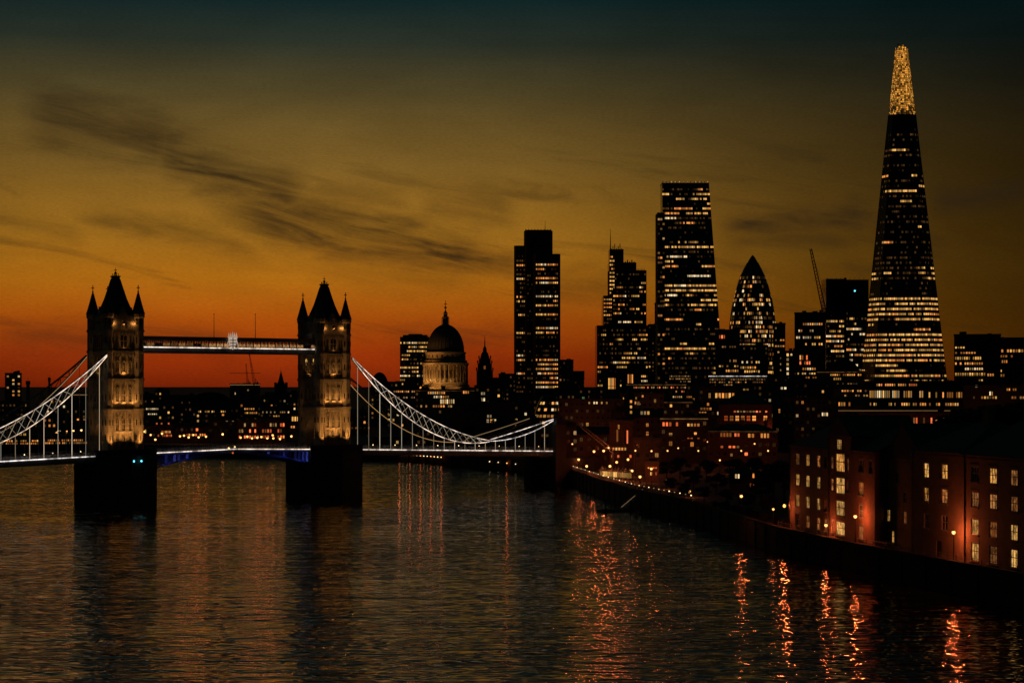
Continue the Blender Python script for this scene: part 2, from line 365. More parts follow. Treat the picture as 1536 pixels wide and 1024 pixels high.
def bridge_tower(x0, left):
    H0, H1 = 16.0, 58.0; hw = 5.6
    mb = MB()
    # legs either side of the road arch, then the shaft
    for s in (-1, 1):
        a, b = sorted((s*3.2, s*hw)); mb.box(x0-hw, x0+hw, a, b, H0, 26.)
    n = 10
    for k in range(n):                                     # arch soffit
        a0, a1 = PI*k/n, PI*(k+1)/n
        y0_, z0_, y1_, z1_ = 3.2*math.cos(a0), 21.5+4.2*math.sin(a0), 3.2*math.cos(a1), 21.5+4.2*math.sin(a1)
        for xx in (x0-hw-.01, x0+hw+.01):
            mb.face([(xx, y0_, z0_), (xx, y1_, z1_), (xx, y1_, 26.), (xx, y0_, 26.)])
        mb.face([(x0-hw, y0_, z0_), (x0+hw, y0_, z0_), (x0+hw, y1_, z1_), (x0-hw, y1_, z1_)])
    mb.box(x0-hw, x0+hw, -hw, hw, 26., H1)
    for z0_, z1_ in ((17.2, 28.6), (31.2, 38.6), (40.6, 47.2), (49.3, 53.6)):
        for f in range(4):
            for u in (-3.1, -1.35, 1.35, 3.1):
                for du in (-.22,):
                    w = .2
                    p = [(u-w, -hw-.28), (u+w, -hw-.28), (u+w, -hw+.1), (u-w, -hw+.1)]
                    c, s = math.cos(f*PI/2), math.sin(f*PI/2)
                    if f in (1, 3) and z0_ < 20: continue
                    mb.prism([(x0+x*c-y*s, x*s+y*c) for x, y in p], z0_, z1_)
    for f in range(4):                                     # stepped stone gables between the turrets
        c, s = math.cos(f*PI/2), math.sin(f*PI/2)
        for w, z0_, z1_ in ((1.9, H1, 60.0), (1.4, 60.0, 60.9), (.8, 60.9, 61.8), (.3, 61.8, 62.6)):
            mb.prism([(x0+x*c-y*s, x*s+y*c) for x, y in ((-w, -hw-.1), (w, -hw-.1), (w, -hw+1.3), (-w, -hw+1.3))], z0_, z1_)
    T = mb.build('tower', M['portland'], BR)
    mb = MB(); mb.box(x0-10.4, x0+10.4, -8.2, 8.2, -6, 16.2)
    for s in (-1, 1):
        mb.prism([(x0-10.4, s*8.2), (x0, s*11.5), (x0+10.4, s*8.2)][::s], -6, 15.6)
    mb.box(x0-10.7, x0+10.7, -8.5, 8.5, 14.6, 15.4)
    mb.box(x0-10.5, x0+10.5, -8.3, -7.9, 16.2, 17.3); mb.box(x0-10.5, x0+10.5, 7.9, 8.3, 16.2, 17.3)
    for z in (3, 7, 11): mb.box(x0-10.52, x0+10.52, -8.32, 8.32, z, z+.4)
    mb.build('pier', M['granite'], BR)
    for sx in (-1, 1):
        for sy in (-1, 1):
            c = (x0+sx*5.3, sy*5.3); mb = MB()
            prof = [(1.75, H0)]
            for z in (29.6, 39.2, 48.0, 54.6): prof += [(1.75, z-.01), (2.0, z), (2.0, z+.7), (1.75, z+.71)]
            prof += [(1.75, 58.8), (2.05, 59.4), (2.05, 60.3)]
            mb.lathe(prof, 8, c, 0, PI/8)
            mb.lathe([(2.2, 60.3), (1.6, 62.2), (1.0, 64.4), (.4, 66.7), (.14, 67.4)], 8, c, 1, PI/8)
            tip = 68.9 if sx*sy > 0 else 69.6
            mb.box(c[0]-.1, c[0]+.1, c[1]-.1, c[1]+.1, 67.2, tip, 1); mb.box(c[0]-.55, c[0]+.55, c[1]-.1, c[1]+.1, tip-1.0, tip-.75, 1)
            mb.ball((c[0], c[1], 67.5), .3, 8, 1)
            for z in (20, 25, 33, 43, 51, 57):
                for k in range(8):
                    a = PI/4*k; mb.box(c[0]+1.68*math.cos(a)-.12, c[0]+1.68*math.cos(a)+.12, c[1]+1.68*math.sin(a)-.12, c[1]+1.68*math.sin(a)+.12, z, z+1.8, 2)
            mb.build('turret', [M['portland'], M['lead'], M['pane']], T)
    for z, e, h in ((29.2, .55, .9), (38.9, .55, .8), (47.6, .6, .9), (54.2, .75, 1.0), (17.0, .45, .8)):
        mb = MB(); q = hw+e
        if z > 20: mb.box(x0-q, x0+q, -q, q, z, z+h); mb.box(x0-q+.2, x0+q-.2, -q+.2, q-.2, z-.5, z)
        else:
            for s in (-1, 1):
                a, b = sorted((s*3.1, s*q)); mb.box(x0-q, x0+q, a, b, z, z+h)
        for k in range(-4, 5): 
            if z > 20: mb.box(x0+k*1.15-.22, x0+k*1.15+.22, -q-.05, -q+.3, z-.9, z)
        mb.build('cornice', M['portland'], T)
    mb = MB()
    for s in (-1, 1):
        mb.box(x0-hw-.2, x0+hw+.2, s*hw-.3, s*hw+.3, H1, H1+1.3); mb.box(x0+s*hw-.3, x0+s*hw+.3, -hw+.31, hw-.31, H1, H1+1.3)
        for k in range(-3, 4):
            mb.box(x0+k*1.3-.38, x0+k*1.3+.38, s*hw-.31, s*hw+.31, H1+1.3, H1+2.0); mb.box(x0+s*hw-.31, x0+s*hw+.31, k*1.3-.38, k*1.3+.38, H1+1.3, H1+2.0)
    mb.build('parapet', M['portland'], T)
    mb = MB()
    mb.lathe([(5.1, H1+.6), (4.5, 60.2), (3.6, 62.4), (2.7, 65.2), (1.9, 68.4), (1.25, 71.2), (.95, 72.0), (1.2, 72.2), (1.2, 72.6)], 4, (x0, 0), 0, PI/4, math.sqrt(2))
    for f in range(4):
        c, s = math.cos(f*PI/2), math.sin(f*PI/2)
        for zz, w, d in ((60.6, .6, 4.3), (64.2, .4, 3.1)):
            pts = [(-w, -d, zz), (w, -d, zz), (w, -d, zz+1.5), (0, -d, zz+2.7), (-w, -d, zz+1.5)]
            bk = [(-w, -d+2.0, zz), (w, -d+2.0, zz), (w, -d+2.0, zz+1.5), (0, -d+2.0, zz+2.7), (-w, -d+2.0, zz+1.5)]
            mb.loft([[(x0+x*c-y*s, x*s+y*c, z) for x, y, z in q] for q in (pts, bk)])
    for k in range(8):
        a = PI/4*k; mb.tube([(x0+1.0*math.cos(a), math.sin(a), 72.2), (x0+1.0*math.cos(a), math.sin(a), 73.3)], .09, 4, 1)
    mb.tube([(x0, 0, 72.2), (x0, 0, 73.4), (x0, 0, 75.3)], .24, 6, 1, .05); mb.ball((x0, 0, 73.5), .42, 8, 1); mb.box(x0-.5, x0+.5, -.07, .07, 74.3, 74.5, 1)
    mb.build('roof', [M['slate'], M['black']], T)
    for f, skip in ((0, False), (1, True), (3, True)):
        c, s = math.cos(f*PI/2), math.sin(f*PI/2)
        def put(mesh, u, z): inst('window', mesh, T, (x0+u*c+(hw+.02)*s, u*s-(hw+.02)*c, z), (1,1,1), f*PI/2)
        for u in (-2.2, 0, 2.2):
            if not skip: put(PW[(.95, 3.2)], u, 18.4); 
            if not skip: put(PW[(.95, 4.2)], u, 23.2)
            put(PW[(.95, 4.2)], u, 32.4); put(PW[(1.0, 3.4)], u, 41.8)
        put(PW[(3.0, 4.2)], 0, 49.6); put(PW[(.95, 3.2)], 0, 57.2)
    # floodlights that stand on the ledges
    warm = (1, .41, .095)
    def flood(x, y, z, aim, power, size=75):
        mb = MB(); mb.box(x-.3, x+.3, y-.2, y+.2, z-.35, z-.05); mb.tube([(x, y, z-.7), (x, y, z-.3)], .06, 5)
        mb.build('floodlight', M['black'], T)
        lamp(T, (x, y, z), power, warm, .25, 'SPOT', aim, size)
    for u in (-5.5, 0, 5.5): flood(x0+u, -9.6, 17.3, (x0+u*.35, -hw, 29.), 5200, 80)
    for u in (-2.8, 0, 2.8): flood(x0+u, -hw-1.5, 30.9, (x0+u, -hw, 36.5), 1150, 105)
    flood(x0, -hw-1.4, 40.4, (x0, -hw, 45.5), 760, 120)
    flood(x0, -hw-1.4, 49.1, (x0, -hw, 53.), 110, 130)
    for sx in (-1, 1): lamp(T, (x0+sx*3.3, -hw-.5, 57.2), 42, warm, .12)
    lamp(T, (x0, -hw-.5, 57.0), 40, warm, .12)
    lamp(T, (x0-hw-.6, -4.0, 56.8), 36, warm, .12)
    flood(x0-8.6, -3.0, 17.0, (x0-hw, -2.0, 27.), 900, 100)
    flood(x0-hw-1.3, 0, 40.4, (x0-hw, 0, 45.), 200, 120)
    if not left:
        for u in (-2.6, 2.2): inst('round_lamp_niche', PWL, T, (x0-hw-.03, u, 44.6), (1,1,1), -PI/2)
    else: inst('round_lamp_niche', PWL, T, (x0-hw-.03, -2.9, 38.2), (1,1,1), -PI/2)
    for u in (.8, 3.4):
        mb = MB(); mb.ball((x0+u, -11.3, 13.8), .3, 8); mb.build('navigation_light', M['cyan'], T) if left else None
    return T
bridge_tower(0, True); bridge_tower(SPAN, False)

def deckz(x):                                              # road level along the bridge
    m = SPAN/2
    return 16.75-.9*min(1, abs(x-m)/m)-(max(0, abs(x-m)-m)*.028)
def ribbon(mb, xs, y0, y1, zf0, zf1, m=0):
    mb.loft([[(x, y0, zf0(x)), (x, y1, zf0(x)), (x, y1, zf1(x)), (x, y0, zf1(x))] for x in xs], m)
def frange(a, b, st):
    n = max(1, round(abs(b-a)/st)); return [a+(b-a)*i/n for i in range(n+1)]
def railing(xs, y):
    mb = MB()
    for h in (.35, .75, 1.2): mb.tube([(x, y, deckz(x)+h) for x in xs], .05, 4)
    for x in xs: mb.tube([(x, y, deckz(x)), (x, y, deckz(x)+1.25)], .07, 4)
    mb.build('railing', M['pale'], BR)
for a, b in ((-10.75, -96), (SPAN+10.75, SPAN+96)):
    xs = frange(a, b, 2.3); mb = MB()
    ribbon(mb, xs, -7.6, 7.6, lambda x: deckz(x)-.5, lambda x: deckz(x))
    for y in (-7.9, 7.5): ribbon(mb, xs, y, y+.4, lambda x: deckz(x)-2.0, lambda x: deckz(x)+.1)
    for x in xs[::2]: mb.box(x-.15, x+.15, -7.4, 7.4, deckz(x)-1.6, deckz(x)-.5)
    mb.build('deck', M['steel'], BR)
    for y in (-7.75, 7.75): railing(xs, y)
    mb = MB(); ribbon(mb, xs, -8.12, -7.92, lambda x: deckz(x)-.16, lambda x: deckz(x)+.10); mb.build('light_strip', M['strip'], BR)
    mb = MB(); ribbon(mb, xs, 7.92, 8.12, lambda x: deckz(x)-.16, lambda x: deckz(x)+.10); mb.build('light_strip', M['strip'], BR)
    for i, x in enumerate(xs[2::4]):
        for y in (-7.3,):
            mb = MB(); mb.tube([(x, y, deckz(x)), (x, y, deckz(x)+1.5)], .06, 5, 0); mb.ball((x, y, deckz(x)+1.62), .16, 6, 1); mb.build('deck_lamp', [M['black'], M['bulb']], BR)
def soffit(x):                                             # underside of the opening leaves
    t = abs(x-SPAN/2)/(SPAN/2-9); return 15.4-4.6*max(0, t)**1.7
for a, b in ((10.55, SPAN/2-.12), (SPAN/2+.12, SPAN-10.55)):
    xs = frange(a, b, 1.5); mb = MB()
    ribbon(mb, xs, -7.4, 7.4, lambda x: deckz(x)-.45, lambda x: deckz(x))
    for y in (-7.6, -2.5, 2.2, 7.2):
        ribbon(mb, xs, y, y+.4, soffit, lambda x: soffit(x)+.5); ribbon(mb, xs, y, y+.4, lambda x: deckz(x)-.9, lambda x: deckz(x)-.45)
        for i, x in enumerate(xs[:-1]):
            mb.tube([(x, y+.2, soffit(x)+.3), (x, y+.2, deckz(x)-.6)], .11, 4); mb.tube([(x, y+.2, deckz(x)-.7), (xs[i+1], y+.2, soffit(xs[i+1])+.3)], .08, 4)
    L = mb.build('bascule_leaf', M['blue'], BR)
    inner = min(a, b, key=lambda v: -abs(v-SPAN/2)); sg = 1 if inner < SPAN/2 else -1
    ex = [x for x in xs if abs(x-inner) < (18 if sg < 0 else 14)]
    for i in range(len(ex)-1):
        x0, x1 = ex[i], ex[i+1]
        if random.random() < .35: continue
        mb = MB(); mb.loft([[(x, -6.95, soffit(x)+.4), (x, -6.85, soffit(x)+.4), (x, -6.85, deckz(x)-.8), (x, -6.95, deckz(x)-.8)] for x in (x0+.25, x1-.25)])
        mb.build('blue_light_panel', M['led'], L)  # added glowing panel stands in for blue light on the girder lattice
    for k in range(2): lamp(L, (inner+sg*(3+7*k), -10.5, 12.2), 130, (.12, .14, 1.), .2, 'SPOT', (inner+sg*(4+7*k), -7, 14), 120)
    railing(xs, -7.5); railing(xs, 7.5)
    mb = MB(); ribbon(mb, xs, -7.9, -7.7, lambda x: deckz(x)-.14, lambda x: deckz(x)+.10); mb.build('light_strip', M['strip'], BR)
for px, py in ((343, 672), (352, 670), (349, 679)):
    x = bx(px, -8.2); mb = MB(); z = bz(px, py, -8.2); mb.ball((x, -8.3, z), .3, 8, 1); mb.tube([(x, -8.1, min(z, deckz(x))), (x, -8.1, z)], .07, 4, 0)
    mb.build('signal_lamp', [M['black'], M['red' if py > 675 else 'bulb']], BR)
# chains: a stiffened crescent each side of each span, hung from the towers down to a low link and up to the abutment
XL = 66.0
def chord(t, sag, z0=47.2, z1=17.6, a=6.6, b=XL):
    s = (t-a)/(b-a); return z0+(z1-z0)*s-4*sag*s*(1-s)
def short(t, sag):
    s = (t-XL)/(96-XL); return 17.4+(24.6-17.4)*s-4*sag*s*(1-s)
for sgn, org in ((-1, 0.), (1, SPAN)):
    X = lambda t: org+sgn*t
    for y in (-7.2, 7.2):
        ts = frange(6.6, XL, 3.0); mb = MB(); up = [(X(t), y, chord(t, 5.2)) for t in ts]; lo = [(X(t), y, chord(t, 9.4)-.4) for t in ts]
        mb.tube(up, .32, 6); mb.tube(lo, .32, 6)
        for i in range(1, len(ts)-1):
            mb.tube([up[i], lo[i]], .13, 4); mb.tube([up[i], lo[i+1]] if i % 2 else [lo[i], up[i+1]], .12, 4)
        t2 = frange(XL, 96, 3.4); u2 = [(X(t), y, short(t, .2)+.5) for t in t2]; l2 = [(X(t), y, short(t, 1.9)) for t in t2]
        mb.tube(u2, .3, 6); mb.tube(l2, .3, 6)
        for i in range(1, len(t2)-1): mb.tube([u2[i], l2[i+1]], .11, 4)
        ch = mb.build('chain', M['steel'], BR)
        lights = ((up, .12), (lo, .12), (u2, .12), (l2, .12)) if y < 0 else ((lo, .08), (u2, .10))
        for line, r in lights:
            mb = MB(); mb.tube([(x, y-.42, z) for x, y, z in line], r, 5); mb.build('light_strip', M['strip'] if y < 0 else M['stripdim'], ch)
        mb = MB()
        for i in range(1, len(ts)-2):
            if y < 0: mb.tube([(up[i][0], y-.2, up[i][2]), (lo[i+1][0], y-.2, lo[i+1][2])], .07, 4); mb.tube([(lo[i][0], y-.2, lo[i][2]), (up[i+1][0], y-.2, up[i+1][2])], .05, 4)
        if mb.v: mb.build('lit_lacing', M['rod'], ch)
        for t in frange(9, 92, 4.6):
            z = chord(t, 9.4)-.4 if t < XL else short(t, 1.9)
            if z-deckz(X(t)) < 1.0: continue
            mb = MB(); mb.tube([(X(t), y, deckz(X(t))), (X(t), y, z)], .10 if y < 0 else .07, 5)
            mb.build('hanger', M['rod'] if y < 0 else M['pale'], BR)  # light on near hangers and lacing is put into their glowing material
# abutment gateways at the two ends
for xa in (-98., SPAN+98.):
    mb = MB()
    for y in (-7.4, 7.4):
        mb.box(xa-2.4, xa+2.4, y-2.2, y+2.2, -1, 23.0); mb.box(xa-2.7, xa+2.7, y-2.5, y+2.5, 12.6, 13.4); mb.box(xa-2.7, xa+2.7, y-2.5, y+2.5, 20.2, 20.9)
        mb.lathe([(2.9, 23.0), (2.2, 24.2), (1.0, 26.4), (.1, 28.2)], 4, (xa, y), 1, PI/4, math.sqrt(2)*.8)
    mb.box(xa-2.2, xa+2.2, -5.2, 5.2, 19.4, 22.4); mb.box(min(xa, xa+math.copysign(22, xa)), max(xa, xa+math.copysign(22, xa)), -7.0, 7.0, -1, 10.2)
    mb.build('abutment_gate', [M['granite'], M['slate']], BR)
# high-level walkways
for y in (-3.4, 3.4):
    xs = frange(5.7, SPAN-5.7, 2.8); mb = MB()
    a, b = xs[0], xs[-1]
    mb.box(a, b, y-1.6, y+1.6, 48.1, 49.7); mb.box(a, b, y-1.7, y+1.7, 52.2, 53.2); mb.box(a, b, y-1.75, y-1.45, 49.7, 50.05); mb.box(a, b, y-1.75, y+1.75, 53.2, 53.45)
    for x in xs: mb.box(x-.16, x+.16, y-1.62, y-1.4, 49.7, 52.2); mb.box(x-.16, x+.16, y+1.4, y+1.62, 49.7, 52.2)
    for i in range(len(xs)-1): mb.tube([(xs[i], y-1.5, 49.8), (xs[i+1], y-1.5, 52.2)], .07, 4); mb.tube([(xs[i+1], y-1.5, 49.8), (xs[i], y-1.5, 52.2)], .07, 4)
    wk = mb.build('walkway', M['steel'], BR)
    mb = MB(); mb.box(a+1.5, b-1.5, y-1.98, y-1.78, 49.75, 50.02); mb.build('light_strip', M['strip'], wk)
    for i in range(len(xs)-1):
        mb = MB(); mb.box(xs[i]+.2, xs[i+1]-.2, y-1.42, y-1.38, 50.3, 51.3); mb.build('glazing', M['dim'] if random.random() < .7 else M['pane'], wk)
# the lit crest on the near walkway
xc = bx(349, -5.6); mb = MB()
sh = [(-1.5, 53.6), (-1.35, 51.6), (-.8, 50.2), (0, 49.4), (.8, 50.2), (1.35, 51.6), (1.5, 53.6)]
mb.loft([[(xc+x, y, z) for x, z in sh] for y in (-5.75, -5.45)], 0)
for k in range(5):
    u = -1.4+k*.7; mb.raw([(xc+u-.28, -5.7, 53.7), (xc+u+.28, -5.7, 53.7), (xc+u, -5.6, 55.2+.35*(k == 2)), (xc+u-.28, -5.4, 53.7), (xc+u+.28, -5.4, 53.7)], [(0,1,2), (1,4,2), (4,3,2), (3,0,2), (0,3,4,1)], 0)
for s in (-1, 1):
    pts = [(xc+s*(1.75+.35*math.sin(q*.9)), -5.6, 49.8+.55*q) for q in range(8)]; mb.tube(pts, .17, 5, 0)
for z in (50.6, 51.5, 52.4): mb.box(xc-1.2, xc+1.2, -5.86, -5.77, z, z+.22, 1)
mb.box(xc-.13, xc+.13, -5.88, -5.78, 49.9, 53.4, 1)
mb.build('crest', [M['crest'], M['black']], BR)
for px, tip in ((321, 471), (383, 471)):
    x = bx(px); mb = MB(); mb.tube([(x, 0, 48.5), (x, 0, bz(px, tip))], .16, 5, 0, .07); mb.ball((x, 0, bz(px, tip)), .2, 6); mb.box(x-.5, x+.5, -1.9, 1.9, 50.5, 51.0)
    mb.build('flagpole', M['steel'], BR)

# ------------------------------------------------------------------ city blocks: each a thing with wall, roof and windows
def unit_window(key):
    mb = MB()
    f = .09
    for a in ((-.5,-.5+f,-.5,.5), (.5-f,.5,-.5,.5), (-.5+f,.5-f,-.5,-.5+f), (-.5+f,.5-f,.5-f,.5), (-.03,.03,-.5+f,.5-f)):
        mb.box(a[0], a[1], -.14, .0, a[2], a[3], 0)
    mb.box(-.56, .56, -.22, 0, -.58, -.5, 0)
    mb.face([(-.5+f,-.05,-.5+f), (.5-f,-.05,-.5+f), (.5-f,-.05,.5-f), (-.5+f,-.05,.5-f)], 1)
    return mb.build('window', [M['render'], M[key]], link=False).data
UW = {k: unit_window(v) for k, v in TINT.items()}; UW['u'] = unit_window('pane')
def pick(mix): return random.choice(mix)

def block(label, px0, px1, ytop, Y, grid=None, rows=(), p=.25, mix='yyow', depth=None, roof='flat', mat='concrete', rz=0., name='office_building', cat='building', storey=3.6, ww=1.5, gap=1.1, chim=0, ybot=None, cap=80, glow=None):
    """a building whose front stands at distance Y and spans px0..px1 seen from the river; rows: lit window rows (y, px from, px to, count, height px, lit share, tints)"""
    pm = (px0+px1)/2; ang = -math.atan((pm-CX)/FPX)+rz
    w = (px1-px0)/FPX*Y/max(.6, math.cos(rz)); d = depth or min(30, max(10, w*.6)); H = wz(ytop, Y)-GZ
    t = thing(name, label, cat, (wx(pm, Y), Y, GZ), ang)
    he = H if roof == 'flat' else H*.82 if roof != 'dome' else H*.7
    mb = MB(); mb.box(-w/2, w/2, 0, d, -1, he)
    for z in frange(storey*1.4, he-.8, storey*2)[:-1]: mb.box(-w/2-.15, w/2+.15, -.15, d*.5, z, z+.3)
    mb.build('wall', M[mat], t)
    mb = MB()
    if roof == 'flat':
        mb.box(-w/2-.3, w/2+.3, -.3, d+.3, he, he+.5)
        mb.box(-w/2-.3, w/2+.3, -.3, .0, he+.5, he+1.1); mb.box(-w/2-.3, -w/2, 0, d, he+.5, he+1.1); mb.box(w/2, w/2+.3, 0, d, he+.5, he+1.1)
        for k in range(random.randint(1, 4)):
            a = random.uniform(-w/2+1, w/2-3) if w > 6 else -1; b = random.uniform(1.5, 5); hh = random.uniform(.8, 2.8)
            mb.box(a, min(a+b, w/2-.5), d*.25, d*.25+random.uniform(2, 4), he+.5, he+.5+hh)
        for k in range(random.randint(0, 3)):
            a = random.uniform(-w/2+.5, w/2-.5); mb.tube([(a, d*.4, he+.5), (a, d*.4, he+random.uniform(2, 5))], .08, 4)
    elif roof == 'gable':
        mb.raw([(-w/2-.4,-.4,he),(w/2+.4,-.4,he),(w/2+.4,d+.4,he),(-w/2-.4,d+.4,he),(-w/2-.4,d/2,H),(w/2+.4,d/2,H)], [(0,1,5,4),(2,3,4,5),(1,2,5),(3,0,4),(3,2,1,0)])
    elif roof == 'front':
        mb.raw([(-w/2-.4,-.4,he),(w/2+.4,-.4,he),(w/2+.4,d+.4,he),(-w/2-.4,d+.4,he),(0,-.4,H),(0,d+.4,H)], [(0,1,4),(2,3,5),(1,2,5,4),(3,0,4,5),(3,2,1,0)])
    elif roof == 'hip':
        i = min(w*.35, d*.45)
        mb.raw([(-w/2-.4,-.4,he),(w/2+.4,-.4,he),(w/2+.4,d+.4,he),(-w/2-.4,d+.4,he),(-w/2+i,d/2,H),(w/2-i,d/2,H)], [(0,1,5,4),(2,3,4,5),(1,2,5),(3,0,4),(3,2,1,0)])
    elif roof == 'dome':
        n = 14; mb.loft([[(w/2*math.cos(PI*k/n), y, he+(H-he)*math.sin(PI*k/n)) for k in range(n+1)] for y in (-.2, d)])
    rf = mb.build('roof', M['slate' if roof != 'flat' else 'concrete'], t)
    for k in range(chim):
        a = -w/2+w*(k+.5)/chim; mb = MB(); mb.box(a-.7, a+.7, d*.4, d*.4+1.1, he, H+1.6)
        for q in (-.4, 0, .4): mb.lathe([(.16, H+1.6), (.13, H+2.3)], 6, (a+q, d*.4+.55))
        mb.build('chimney', M['brick'], rf)
    cnt = 0; used = []
    for (y, a, b, n, hp, pr, tt) in rows:
        z = wz(y, Y)-GZ; hh = hp/FPX*Y; st = (b-a)/n
        for k in range(n):
            if random.random() > pr or cnt > 96: continue
            u = ((a+st*(k+.5))-pm)/FPX*Y/max(.6, math.cos(rz)); sw = st/FPX*Y*.74
            if abs(u)+sw/2 > w/2: continue
            inst('window', UW[pick(tt)], t, (u, -.01, z), (sw, 1, hh)); cnt += 1; used.append((u, z, sw, hh))
    if grid:
        nc = max(1, int((w-1)/(ww+gap))); nr = max(1, int((he-2)/storey)); cells = [(r, c) for r in range(nr) for c in range(nc)]
        random.shuffle(cells)
        for r, c in cells:
            if cnt >= cap: break
            u = -w/2+(c+.5)*w/nc; z = he-1.9-r*storey
            if z < 1.5 or any(abs(u-a) < (ww+s)/2+.2 and abs(z-b) < (1.9+h)/2+.2 for a, b, s, h in used): continue
            inst('window', UW[pick(mix) if random.random() < p else 'f' if random.random() < .38 else 'u'], t, (u, -.01, z), (ww, 1, 1.9)); cnt += 1
        zf = d
        nc2 = max(1, int((d-1)/(ww+gap*2)))
        for s, rzz in ((-1, -PI/2), (1, PI/2)):
            for r in range(min(nr, 5)):
                for c in range(min(nc2, 4)):
                    if cnt >= cap+16: break
                    inst('window', UW[pick(mix) if random.random() < p*.7 else 'f' if random.random() < .3 else 'u'], t, (s*(w/2+.01), (c+.5)*d/nc2, he-1.9-r*storey), (ww, 1, 1.9), rzz); cnt += 1
    if glow:
        mb = MB(); mb.box(-w/2, w/2, -.5, -.35, he-.1, he+.15); mb.build('roof_light', M[glow], t)  # lines of the edge material are added glow to pick out dim blocks
    return t

# ---- far left bank
block('slim far tower block with scattered lit flats by the left chains', 8, 32, 561, 1600, True, p=.45, mix='yowwd', storey=3.2, ww=2., gap=1.5, name='tower_block', depth=16, cap=95)
block('long low quay shed with amber lit front under the left chains', 64, 131, 657, 1022, rows=[(660,66,130,22,3,.75,'ood'),(664,66,130,26,3,.8,'odd'),(668,66,130,26,3,.6,'dr')], mat='brick', depth=14, storey=5, name='quay_shed')
block('low riverside pavilion with bright amber windows at the far left quay', 2, 58, 659, 1020, rows=[(661,3,57,16,3,.8,'yoo'),(665,3,57,18,3,.85,'ood'),(669,3,57,18,2,.5,'od')], mat='brick', depth=12, storey=5, name='pavilion')
block('small square block with one large yellow lit top floor', 27, 42, 645, 1220, rows=[(653,28,40,2,8,1,'y')], mat='concrete', storey=5)
block('broad dark block with a few white windows behind the left hangers', 64, 128, 598, 1330, True, p=.10, mix='wwy', rows=[(647,76,92,5,4,.8,'w'),(629,100,128,6,3,.5,'o'),(649,108,122,4,4,.7,'w')], mat='concrete')
block('dark flat block against the sunset beside the slim far tower', -20, 40, 604, 1420, True, p=.05, mat='concrete')
block('dark block with an amber lit roof edge next to the left bridge tower', 108, 134, 592, 1450, True, p=.08, glow='stripdim', mat='concrete')
block('low dark building with orange windows below the slim far tower', 44, 84, 621, 1280, True, p=.16, mix='oo', mat='brick', roof='gable', name='brick_building')
def stack(label, px, y0, Y, r):
    t = thing('chimney_stack', label, 'chimney', (wx(px, Y), Y, GZ)); H = wz(y0, Y)-GZ; mb = MB(); mb.lathe([(r*1.2, -1), (r, H-3), (r*1.35, H-2.9), (r*1.35, H)], 12); mb.build('shaft', M['brick'], t)
    mb = MB(); mb.tube([(0,0,H), (0,0,H+2.5)], .12, 5); mb.build('lightning_rod', M['black'], t)
stack('lone tall chimney with a flared top near the slim far tower', 42, 571, 1500, 1.4)
stack('thin dark chimney rising behind the left chain lattice', 74, 566, 1550, .9)
# ---- between the bridge towers: skyline row, middle row, quay row
block('dark stepped block on the skyline beside the left bridge tower', 206, 236, 592, 1560, True, p=.06, mat='concrete')
block('taller dark skyline block with two rows of white windows', 232, 254, 587, 1500, True, p=.05, mat='concrete', rows=[(613,233,252,7,3,.7,'w')])
block('wide low dark block on the skyline between two taller ones', 254, 292, 594, 1600, True, p=.05, mat='concrete')
block('dark round-roofed hall on the skyline with a white row of lights', 286, 346, 588, 1520, rows=[(598,316,344,12,3,.85,'wwy')], roof='dome', mat='concrete', name='hall')
block('plain dark box block with construction lights along its roof', 345, 390, 577, 1440, rows=[(590,352,354,1,4,1,'w'),(585,370,374,1,3,1,'d')], mat='concrete', glow='stripdim', storey=30)
block('dark low block filling the gap between the box block and the church', 388, 400, 597, 1480, True, p=.1, mat='concrete')
block('dark church nave under the thin spire', 398, 430, 588, 1450, True, p=.04, roof='gable', mat='granite', name='church_nave', cat='church')
block('dark flat block on the skyline beside the right bridge tower', 428, 450, 590, 1560, True, p=.06, mat='concrete')
block('mid-distance block with white lit windows next to the left bridge tower', 212, 262, 607, 1330, rows=[(613,219,238,7,3,.9,'w'),(621,219,236,6,3,.7,'w'),(606,216,240,6,2,.3,'d')], grid=True, p=.05, mat='render')
block('dark blank-fronted block in the middle row', 258, 300, 610, 1340, True, p=.05, mat='concrete')
block('middle-row block with a short run of yellow windows at its eaves', 294, 332, 613, 1310, rows=[(617,297,322,10,3,.85,'ydy')], grid=True, p=.04, mat='render', roof='hip')
block('narrow middle-row house with two yellow windows', 328, 346, 614, 1290, rows=[(617,331,339,3,3,1,'y'),(622,332,337,1,3,1,'o')], roof='gable', mat='brick', name='brick_building')
block('dark middle-row block below the box block', 344, 366, 604, 1300, True, p=.08, mat='concrete')
block('middle-row block with amber windows in two rows', 362, 392, 609, 1310, rows=[(613,366,382,5,3,.9,'yo'),(619,364,386,8,3,.9,'oy')], grid=True, p=.05, mat='render')
block('middle-row block with broken white window rows below the spire', 390, 438, 611, 1300, rows=[(618,393,437,15,3,.6,'wyw'),(624,402,420,5,3,.6,'y')], grid=True, p=.05, mat='render')
block('reddish lit quay building nearest the left bridge tower', 210, 260, 632, 1070, True, rows=[(635,216,258,12,3,.5,'r'),(647,217,220,1,7,1,'y'),(648,236,256,7,5,.7,'or'),(653,236,258,7,4,.6,'r')], p=.12, mix='rrd', mat='redbrick', name='brick_building', roof='hip', chim=2)
block('quay building with an orange lit brick front', 262, 314, 634, 1075, True, rows=[(652,266,312,14,4,.5,'ro')], p=.25, mix='rdd', mat='redbrick', name='brick_building', roof='gable', chim=3)
block('dark unlit quay warehouse between two reddish fronts', 312, 358, 631, 1080, True, p=.06, mix='d', mat='brick', name='brick_building', rows=[(631,338,356,4,2,.6,'w')])
